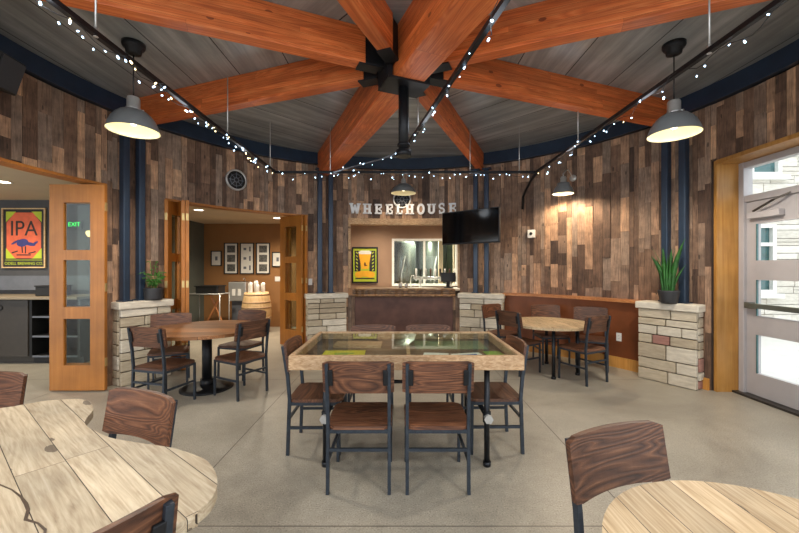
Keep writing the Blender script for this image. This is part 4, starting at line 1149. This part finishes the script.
# ------------------------------------------------------------------ annex on the left
def quad(mb, x0, x1, y0, y1, z, t=0.001): mb.box(((x0+x1)/2, (y0+y1)/2, z), (x1-x0, y1-y0, t))
def ellipse(cx, cy, rx, ry, rot=0, n=24):
    c, s = math.cos(rot), math.sin(rot)
    return [(cx+rx*math.cos(2*PI*i/n)*c-ry*math.sin(2*PI*i/n)*s, cy+rx*math.cos(2*PI*i/n)*s+ry*math.sin(2*PI*i/n)*c) for i in range(n)]
m = plane_mat((-6.33, 6.195, 1.975), (0, -1, 0))
root = thing_m('poster', 'orange poster with green corners and the letters IPA on the charcoal wall', 'poster', m)
mb = MB()
for sy in (-1, 1): mb.box((0, sy*0.495, 0.012), (0.73, 0.018, 0.024))
for sx in (-1, 1): mb.box((sx*0.356, 0, 0.012), (0.018, 0.972, 0.023))
mb.build('frame', M['barrel_wood'], root)
mb = MB(); quad(mb, -0.35, 0.35, -0.49, 0.49, 0.006, 0.008); sheet = mb.build('sheet', M['poster_dark'], root)
for sx in (-1, 1):
    for (ya, yb, yc) in ((0.445, 0.27, 1), (-0.345, -0.17, -1)):
        mb = MB(); tri = [(sx*0.30, ya), (sx*0.30, yb), (sx*0.13, ya)]
        mb.prism(tri if sx*yc < 0 else list(reversed(tri)), 0.0105, 0.012); mb.build('print', M['lime_print'], sheet)
mb = MB(); quad(mb, -0.31, 0.31, -0.375, -0.365, 0.011)
mb.build('print', M['lime_print'], sheet)
mb = MB(); mb.prism([(-0.29,-0.18),(-0.15,-0.34),(0.15,-0.34),(0.29,-0.18),(0.29,0.26),(0.15,0.43),(-0.15,0.43),(-0.29,0.26)], 0.0105, 0.0125); mb.build('print', M['orange_print'], sheet)
mb = MB()
mb.prism(ellipse(-0.02, -0.08, 0.10, 0.065, 0.2), 0.013, 0.0145); mb.prism(ellipse(0.10, -0.10, 0.10, 0.03, -0.2), 0.013, 0.0144)
mb.prism(ellipse(-0.14, -0.07, 0.08, 0.018, 0.5), 0.013, 0.0143); mb.prism(ellipse(0.19, -0.09, 0.06, 0.02, 0.6), 0.013, 0.0142); mb.build('print', M['indigo_print'], sheet)
mb = MB()
for a, b in (((-0.03,-0.14),(-0.02,-0.25)), ((0.03,-0.14),(0.03,-0.26)), ((-0.2,-0.25),(-0.1,-0.22)), ((0.08,-0.26),(0.2,-0.23)), ((-0.12,-0.285),(0.12,-0.285))):
    mb.span((a[0],a[1],0.0135), (b[0],b[1],0.0135), 0.02, 0.002)
mb.build('print', M['poster_dark'], sheet)
me = text_mesh('IPA', 0.36, 0.002); me.materials.append(M['poster_dark'])
o = bpy.data.objects.new('print', me); COL.objects.link(o); o.parent = sheet; o.location = (0, 0.15, 0.0145); o.scale = (0.92, 1, 1)
me = text_mesh('ODELL BREWING CO.', 0.066, 0.002); me.materials.append(M['lime_print'])
o = bpy.data.objects.new('print', me); COL.objects.link(o); o.parent = sheet; o.location = (0, -0.43, 0.012)

mb = MB(); mb.box((-7.1, 6.18, 1.22), (4.4, 0.03, 0.24)); struct(mb.build('trim_7', M['band_grey']))
root = thing('cabinet', 'dark laminate cabinet with paired ring handles below the orange poster', 'cabinet', (-6.45, 5.88, 0))
mb = MB(); mb.box((0, 0.03, 0.545), (1.56, 0.58, 0.89)); mb.box((0, 0.06, 0.05), (1.56, 0.5, 0.10)); mb.build('body', M['cabinet'], root)
for i in range(2):
    mb = MB(); mb.box((-0.39+0.78*i, -0.27, 0.55), (0.77, 0.02, 0.86), bevel=0.003); dr = mb.build('door', M['cabinet'], root)
for i, x in enumerate((-0.10, 0.10)):
    mb = MB(); mb.tube([(0.31+x*0.5+0.035*math.cos(t), -0.287, 0.86+0.035*math.sin(t)) for t in [2*PI*k/16 for k in range(16)]], 0.007, 8, closed=True); mb.build('handle', M['hub_steel'], dr)
root = thing('open_shelves', 'open dark shelving unit beside the folding door, empty shelves', 'shelves', (-5.28, 5.88, 0))
mb = MB()
for x in (-0.37, 0.37): mb.box((x, 0.03, 0.545), (0.04, 0.58, 0.89))
mb.box((0, 0.31, 0.545), (0.74, 0.02, 0.89)); mb.box((0, 0.06, 0.05), (0.78, 0.5, 0.10)); mb.build('carcass', M['shelf_dark'], root)
for z in (0.115, 0.42, 0.72):
    mb = MB(); mb.box((0, 0.02, z), (0.70, 0.54, 0.025)); sh = mb.build('shelf', M['shelf_dark'], root)
    mb = MB(); mb.box((0, -0.254, z), (0.70, 0.006, 0.027)); mb.build('edging', M['band_grey'], sh)
mb = MB(); mb.box((-6.06, 5.88, 1.01), (2.36, 0.66, 0.04), bevel=0.006); tag(mb.build('worktop', M['counter']), 'tan worktop over the dark cabinets in the left annex', 'worktop')
root = thing('storage_box', 'black box standing on the tan worktop beside the folding door', 'box', (-5.52, 5.86, 1.03))
mb = MB(); mb.box((0, 0, 0.075), (0.34, 0.26, 0.15), bevel=0.008); mb.build('body', M['shelf_dark'], root)
mb = MB(); mb.box((0, 0, 0.156), (0.36, 0.28, 0.02), bevel=0.005); mb.build('lid', M['black'], root)
root = thing_m('exit_sign', 'green glowing EXIT sign seen through the top pane of the folding door', 'sign', plane_mat((-5.46, 6.20, 2.20), (0, -1, 0)))
mb = MB(); mb.box((0, 0, 0.02), (0.24, 0.16, 0.04), bevel=0.004); mb.build('box', M['black'], root)
me = text_mesh('EXIT', 0.10, 0.004); me.materials.append(M['exit_green']); o = bpy.data.objects.new('letters', me); COL.objects.link(o); o.parent = root; o.location = (0, 0, 0.043)
root = thing_m('wall_lamp', 'small amber shaded lamp seen through the folding door glass', 'lamp', plane_mat((-5.14, 6.20, 2.04), (0, -1, 0)))
mb = MB(); mb.box((0, -0.05, 0.02), (0.07, 0.12, 0.03), bevel=0.004); mb.span((0, -0.05, 0.03), (0, -0.05, 0.10), 0.02, 0.02); mb.build('bracket', M['brass'], root)
T = Matrix.Translation((0, 0, 0.11)) @ Matrix.Rotation(-PI/2, 4, 'X')
mb = MB(); mb.lathe([(0.03,-0.05),(0.055,0.0),(0.05,0.04),(0.02,0.05),(0.0,0.05)], 20, T); mb.build('shade', emis('amber shade', (1.0, 0.72, 0.32, 1), 2.0), root)

# ------------------------------------------------------------------ lounge behind the middle doors
def framed(cx, w, z0, z1, label, kind, i):
    m = plane_mat((cx, 9.198, (z0+z1)/2), (0, -1, 0)); h = z1-z0
    root = thing_m('picture_frame', label, 'picture', m, 'black framed pictures on the ochre wall'); f = 0.022
    mb = MB()
    for sy in (-1, 1): mb.box((0, sy*(h/2-f/2), 0.014), (w, f, 0.028))
    for sx in (-1, 1): mb.box((sx*(w/2-f/2), 0, 0.014), (f, h-2*f, 0.027))
    mb.build('frame', M['black'], root)
    mb = MB(); quad(mb, -w/2+f, w/2-f, -h/2+f, h/2-f, 0.008, 0.006); mt = mb.build('mount', M['paper'], root)
    if kind == 'photos':
        for k in (-1, 0, 1):
            mb = MB(); quad(mb, -w/2+0.075, w/2-0.075, k*0.235-0.088, k*0.235+0.088, 0.0118); mb.build('photo', M['photo_print'], mt)
    elif kind == 'notes':
        for k in (-1, 0, 1):
            mb = MB(); quad(mb, 0.05, 0.09, k*0.235-0.06, k*0.235+0.06, 0.0118); quad(mb, -0.09, -0.02, k*0.235-0.03, k*0.235+0.03, 0.0118); mb.build('drawing', M['band_grey'], mt)
    else:
        mb = MB(); quad(mb, -0.03, 0.03, -0.05, 0.05, 0.0118); mb.build('drawing', M['band_grey'], mt)
framed(-4.585, 0.27, 1.52, 1.90, 'small black framed picture nearest the grey green wall corner', 'small', 0)
framed(-4.215, 0.35, 1.32, 2.10, 'tall black frame with three photos, on the corner side of the white one', 'photos', 1)
framed(-3.815, 0.35, 1.32, 2.10, 'tall black frame with small sketches on white, middle of the tall ones', 'notes', 2)
framed(-3.415, 0.35, 1.32, 2.10, 'tall black frame with three photos, on the light switch side of the white one', 'photos', 3)
framed(-3.05, 0.28, 1.50, 1.87, 'small black framed picture above the light switch, partly behind the folding door', 'small', 4)
root = thing_m('light_switch', 'white double switch plate on the ochre wall under the small picture', 'switch', plane_mat((-3.04, 9.2, 1.195), (0, -1, 0)))
mb = MB(); mb.box((0, 0, 0.005), (0.16, 0.12, 0.01), bevel=0.003); mb.build('plate', M['white'], root)
for x in (-0.035, 0.035):
    mb = MB(); mb.box((x, 0, 0.012), (0.03, 0.06, 0.008), bevel=0.002); mb.build('toggle', M['white'], root)
root = thing('barrel', 'pale oak barrel with metal hoops standing before the ochre wall', 'barrel', (-3.27, 8.40, 0))
prof = [(0.255,0.0),(0.285,0.12),(0.315,0.30),(0.325,0.46),(0.315,0.62),(0.285,0.80),(0.26,0.92)]
mb = MB(); mb.lathe([(0.0,0.0)]+prof+[(0.24,0.92),(0.24,0.90),(0.0,0.90)], 40); mb.build('staves', M['barrel_wood'], root)
for z in (0.05, 0.22, 0.34, 0.58, 0.70, 0.87):
    def rr(z):
        for (r0, z0), (r1, z1) in zip(prof, prof[1:]):
            if z0 <= z <= z1: return r0+(r1-r0)*(z-z0)/(z1-z0)
    mb = MB(); mb.lathe([(rr(z-0.02)-0.002,z-0.02),(rr(z-0.02)+0.004,z-0.02),(rr(z+0.02)+0.004,z+0.02),(rr(z+0.02)-0.002,z+0.02)], 40); mb.build('hoop', M['edge_wood'], root)
rng = random.Random(3); cup = None
for i in range(7):
    a = i*2*PI/6; x, y = (0, 0) if i == 6 else (0.155*math.cos(a), 0.155*math.sin(a)); h = (0.22, 0.19, 0.25, 0.2, 0.23, 0.18, 0.26)[i]
    mb = MB(); pr = [(0.0,0.0)]; n = int(h/0.022)
    for k in range(n): pr += [(0.040, 0.022*k+0.001), (0.036, 0.022*k+0.004), (0.037, 0.022*k+0.020)]
    pr += [(0.030, h), (0.028, h+0.02), (0.0, h+0.02)]
    mb.lathe(pr, 16)
    tag(mb.build('cup_stack', M['white'], loc=(-3.27+x, 8.40+y, 0.90)), 'stack of white paper cups standing on the oak barrel', 'cups', 'cup stacks on the barrel')
root = thing('water_fountain', 'stainless drinking fountain on the ochre wall beside the barrel', 'fountain', (-3.92, 9.02, 0.0))
mb = MB(); mb.box((0, 0, 0.90), (0.42, 0.34, 0.46), bevel=0.015); mb.build('basin', M['chrome'], root)
mb = MB(); mb.box((0, 0.06, 0.335), (0.36, 0.22, 0.67), bevel=0.01); mb.build('lower_panel', M['band_grey'], root)
mb = MB(); mb.box((0, -0.02, 1.13), (0.34, 0.24, 0.014), bevel=0.004); mb.build('tray', M['black'], root)
mb = MB(); mb.tube([(0.1, 0.06, 1.13), (0.1, 0.06, 1.20), (0.1, 0.0, 1.22), (0.1, -0.04, 1.19)], 0.010, 8); mb.build('spout', M['chrome'], root)
for x in (-0.08, 0.06):
    mb = MB(); mb.box((x, -0.176, 0.88), (0.08, 0.012, 0.16), bevel=0.004); mb.build('push_plate', M['white'], root)
root = thing('serving_cart', 'metal framed serving stand with brown cross boards near the grey green wall', 'cart', (-4.25, 8.20, 0))
for x in (-0.34, 0.34):
    for y in (-0.22, 0.22):
        mb = MB(); mb.cyl((x, y, 0), (x, y, 0.92), 0.013, 10); mb.build('leg', M['chrome'], root)
mb = MB()
for y in (-0.22, 0.22): mb.cyl((-0.34, y, 0.90), (0.34, y, 0.90), 0.013, 10)
for x in (-0.34, 0.34): mb.cyl((x, -0.22, 0.90), (x, 0.22, 0.90), 0.013, 10)
mb.build('top_frame', M['chrome'], root)
mb = MB(); mb.box((0, 0, 0.885), (0.64, 0.42, 0.016)); mb.build('tray_shelf', M['black'], root)
mb = MB(); mb.box((0, 0, 0.20), (0.64, 0.42, 0.016)); mb.build('tray_shelf', M['black'], root)
for a, b in (((-0.05,-0.05,0.21), (0.28,-0.05,0.86)), ((0.28,0.05,0.21), (0.0,0.05,0.86))):
    mb = MB(); mb.span(a, b, 0.02, 0.06, up=Vector((0,1,0))); mb.build('cross_board', M['ledge_wood'], root)
root = thing('bus_tub', 'black plastic tub sitting on the serving stand', 'tub', (-4.22, 8.20, 0.893))
mb = MB(); o2 = lambda w, d, r=0.03: [(w/2-r+r*math.cos(t), d/2-r+r*math.sin(t)) for t in (0, PI/4, PI/2)]+[(-w/2+r+r*math.cos(t), d/2-r+r*math.sin(t)) for t in (PI/2, 3*PI/4, PI)]+[(-w/2+r+r*math.cos(t), -d/2+r+r*math.sin(t)) for t in (PI, 5*PI/4, 3*PI/2)]+[(w/2-r+r*math.cos(t), -d/2+r+r*math.sin(t)) for t in (3*PI/2, 7*PI/4, 2*PI)]
mb.prism(o2(0.50, 0.36), 0.0, 0.17); mb.build('body', M['black'], root)
mb = MB(); mb.prism(o2(0.55, 0.40), 0.17, 0.188); mb.build('rim', M['black'], root)

# ------------------------------------------------------------------ servery behind the bar
root = thing_m('poster', 'lime and amber beer glass poster in a black frame behind the bar', 'poster', plane_mat((-0.865, 9.198, 1.545), (0, -1, 0)))
w, h, f = 0.65, 0.90, 0.035
mb = MB()
for sy in (-1, 1): mb.box((0, sy*(h/2-f/2), 0.016), (w, f, 0.032))
for sx in (-1, 1): mb.box((sx*(w/2-f/2), 0, 0.016), (f, h-2*f, 0.031))
mb.build('frame', M['black'], root)
mb = MB(); quad(mb, -w/2+f, w/2-f, -h/2+f, h/2-f, 0.006, 0.006); sheet = mb.build('sheet', M['lime_print'], root)
mb = MB()
for sx in (-1, 1):
    quad(mb, min(sx*0.11, sx*0.26), max(sx*0.11, sx*0.26), -0.16, 0.36, 0.0100)
    for k in range(5): mb.prism(ellipse(sx*(0.15+0.02*(k % 2)), -0.20+0.0*k+0.11*k, 0.05, 0.025, sx*0.7, 12), 0.0105, 0.0125)
quad(mb, -0.24, 0.24, -0.355, -0.325, 0.0100)
mb.build('print', M['poster_dark'], sheet)
mb = MB()
for sx in (-1, 1):
    for k in range(6): mb.prism(ellipse(sx*0.20, -0.12+0.085*k, 0.035, 0.014, sx*0.8, 10), 0.0128, 0.0136)
mb.build('print', M['lime_print'], sheet)
mb = MB(); mb.prism([(-0.085,-0.10),(0.085,-0.10),(0.15,0.27),(-0.15,0.27)], 0.0125, 0.0142); mb.prism(ellipse(0, -0.22, 0.25, 0.075), 0.0125, 0.014); mb.prism(ellipse(-0.14, -0.24, 0.11, 0.08), 0.0125, 0.0139); mb.prism(ellipse(0.14, -0.24, 0.11, 0.08), 0.0125, 0.0138)
mb.build('print', M['amber_print'], sheet)
mb = MB(); mb.prism([(-0.15,0.27),(0.15,0.27),(0.165,0.33),(0.1,0.36),(-0.1,0.36),(-0.165,0.33)], 0.0125, 0.0144); mb.build('print', M['paper'], sheet)
mb = MB(); mb.prism(ellipse(0, 0.02, 0.022, 0.05), 0.0145, 0.0155); mb.prism(ellipse(0.02, -0.01, 0.04, 0.014), 0.0145, 0.0154); mb.build('print', M['rust'], sheet)

root = thing('back_counter', 'pale topped back counter under the servery window', 'counter', (0.62, 8.88, 0))
mb = MB(); mb.box((0, 0, 0.47), (2.3, 0.48, 0.94)); mb.build('body', M['cabinet'], root)
mb = MB(); mb.box((0, -0.01, 0.965), (2.36, 0.52, 0.05), bevel=0.006); mb.build('top', M['white'], root)
root = thing('beer_tap_tower', 'chrome beer tap tower with a row of handles before the window', 'tap tower', (0.86, 8.86, 0.99))
mb = MB(); mb.cyl((-0.5, 0, 0.24), (0.5, 0, 0.24), 0.04, 16)
for x in (-0.36, 0.36): mb.cyl((x, 0, 0), (x, 0, 0.24), 0.035, 14)
mb.build('manifold', M['chrome'], root)
for i in range(9):
    x = -0.46+0.115*i
    mb = MB(); mb.tube([(x, 0, 0.25), (x, -0.06, 0.26), (x, -0.10, 0.24), (x, -0.105, 0.17)], 0.012, 8); tp = mb.build('faucet', M['chrome'], root)
    mb = MB(); mb.lathe([(0.0,0),(0.010,0.0),(0.014,0.05),(0.024,0.13),(0.022,0.19),(0.0,0.2)], 12, Matrix.Translation((x, -0.06, 0.27))); mb.build('tap_handle', M[('white', 'black', 'chrome', 'rust')[i % 4]], tp)
root = thing('card_terminal', 'black point of sale screen on the bar slab beneath the television', 'screen', (0.985, 7.42, 1.07))
mb = MB(); mb.box((0, 0, 0.008), (0.18, 0.18, 0.016), bevel=0.004); mb.span((0, 0.03, 0.01), (0, 0.0, 0.17), 0.07, 0.03, up=Vector((0,1,0))); mb.build('stand', M['black'], root)
mb = MB(); mb.box((0, -0.02, 0.215), (0.30, 0.025, 0.19), rot=Matrix.Rotation(rad(-12), 3, 'X'), bevel=0.006); mb.build('display', M['black'], root)
def tumbler(x, y, z, r, h, label):
    mb = MB(); mb.lathe([(0.0,0.0),(r*0.8,0.0),(r,h),(r-0.003,h),(r*0.8-0.003,0.006),(0.0,0.006)], 20)
    tag(mb.build('drinking_glass', M['chrome'], loc=(x, y, z)), label, 'cup', 'metal cups on the bar')
tumbler(0.02, 7.42, 1.07, 0.042, 0.10, 'metal cup on the bar slab, first from the yellow poster'); tumbler(0.14, 7.45, 1.07, 0.042, 0.085, 'metal cup on the bar slab, second from the yellow poster')
root = thing('tap_faucet', 'tall curved chrome faucet at the back counter near the window edge', 'faucet', (0.27, 8.80, 0.99))
mb = MB(); mb.cyl((0,0,0), (0,0,0.02), 0.035, 16); mb.tube([(0,0,0.0), (0,0,0.24), (0.03,-0.03,0.31), (0.07,-0.08,0.30), (0.08,-0.1,0.22)], 0.014, 10); mb.build('spout', M['chrome'], root)
mb = MB(); mb.span((0.03,0,0.05), (0.09,0,0.07), 0.012, 0.012); mb.build('lever', M['chrome'], root)
def tank(x, y, r, h, label):
    root = thing('brewing_tank', label, 'tank', (x, y, 0), 0, 'brewing tanks behind the window')
    mb = MB(); mb.lathe([(0.0,0.35),(r*0.4,0.42),(r,0.75),(r,h-0.25),(r*0.85,h-0.12),(r*0.4,h),(0.0,h)], 32); mb.build('vessel', M['tank'], root)
    for i in range(3):
        a = i*2*PI/3+0.5; mb = MB(); mb.cyl((r*0.8*math.cos(a), r*0.8*math.sin(a), 0), (r*0.8*math.cos(a), r*0.8*math.sin(a), 0.85), 0.03, 10); mb.build('leg', M['tank'], root)
    mb = MB(); mb.tube([(0,-r-0.05,0.5), (0,-r-0.05,h*0.55), (0.1,-r*0.9,h*0.75), (0.2,-r*0.6,h-0.05)], 0.03, 10); mb.build('pipe', M['chrome'], root)
tank(0.05, 10.6, 0.42, 2.4, 'steel brewing tank behind the servery window near its poster side')
tank(1.05, 11.6, 0.45, 2.5, 'steel brewing tank behind the servery window, further back')
for i, x in enumerate((1.12, 1.52)):
    mb = MB(); mb.box((x, 10.0, 1.38), (0.12, 0.12, 2.76), bevel=0.01)
    tag(mb.build('post', M['beige']), ('pale post behind the servery window, closer to its middle', 'pale post behind the servery window, closer to the television')[i], 'post', 'pale posts behind the window')

# ------------------------------------------------------------------ recessed lights
def downlight(x, y, z, label, energy, color=(1, 0.86, 0.66)):
    root = thing('ceiling_downlight', label, 'light', (x, y, z), 0, 'recessed ceiling lights')
    mb = MB(); mb.lathe([(0.075,-0.002),(0.10,-0.006),(0.10,0.0)], 24); mb.build('trim_ring', M['white'], root)
    mb = MB(); mb.lathe([(0.0,-0.003),(0.076,-0.003)], 24); mb.build('lens', M['downlight'], root)
    spot('downlight_beam', (x, y, z-0.02), energy, color, 150, 0.9, 0.07)
downlight(-3.84, 7.02, 2.58, 'round recessed light in the lounge ceiling nearer the folding doors', 210)
downlight(-2.72, 8.15, 2.58, 'round recessed light in the lounge ceiling over the barrel', 210)
downlight(-6.4, 5.2, 2.62, 'added unseen recessed light in the annex ceiling over the orange poster', 130)  # not in view, put in because the closed annex needs light
downlight(-5.3, 4.9, 2.62, 'added unseen recessed light in the annex ceiling behind the folding door', 110)  # second unseen fitting added to light the annex
downlight(-0.6, 8.3, 2.76, 'added unseen recessed light over the bar on the yellow poster side', 130)  # hidden above the opening, added to light the servery
downlight(0.9, 8.2, 2.76, 'added unseen recessed light over the bar on the television side', 130)  # also added out of view for the servery light
downlight(0.5, 10.3, 2.76, 'added unseen recessed light in the brewhouse ceiling', 600, (0.95, 1.0, 0.8))  # unseen strong lamp added to brighten what shows through the servery window

# ------------------------------------------------------------------ sky and camera
w = bpy.data.worlds.new('sky'); scene.world = w; w.use_nodes = True
bg = w.node_tree.nodes['Background']; bg.inputs[0].default_value = (0.90, 0.95, 1.0, 1); bg.inputs[1].default_value = 2.1

cam = bpy.data.cameras.new('camera'); co = bpy.data.objects.new('camera', cam); COL.objects.link(co)
co.location = (0, 0, 1.47); co.rotation_euler = (PI/2, 0, 0)
cam.sensor_fit = 'HORIZONTAL'; cam.sensor_width = 36.0; cam.lens = 36.0*367/799; cam.shift_y = 1.5/799; cam.clip_start = 0.05
scene.camera = co
vs = scene.view_settings; vs.view_transform = 'Standard'; vs.look = 'None'; vs.gamma = 1.0; vs.use_curve_mapping = False; vs.exposure = 0.27
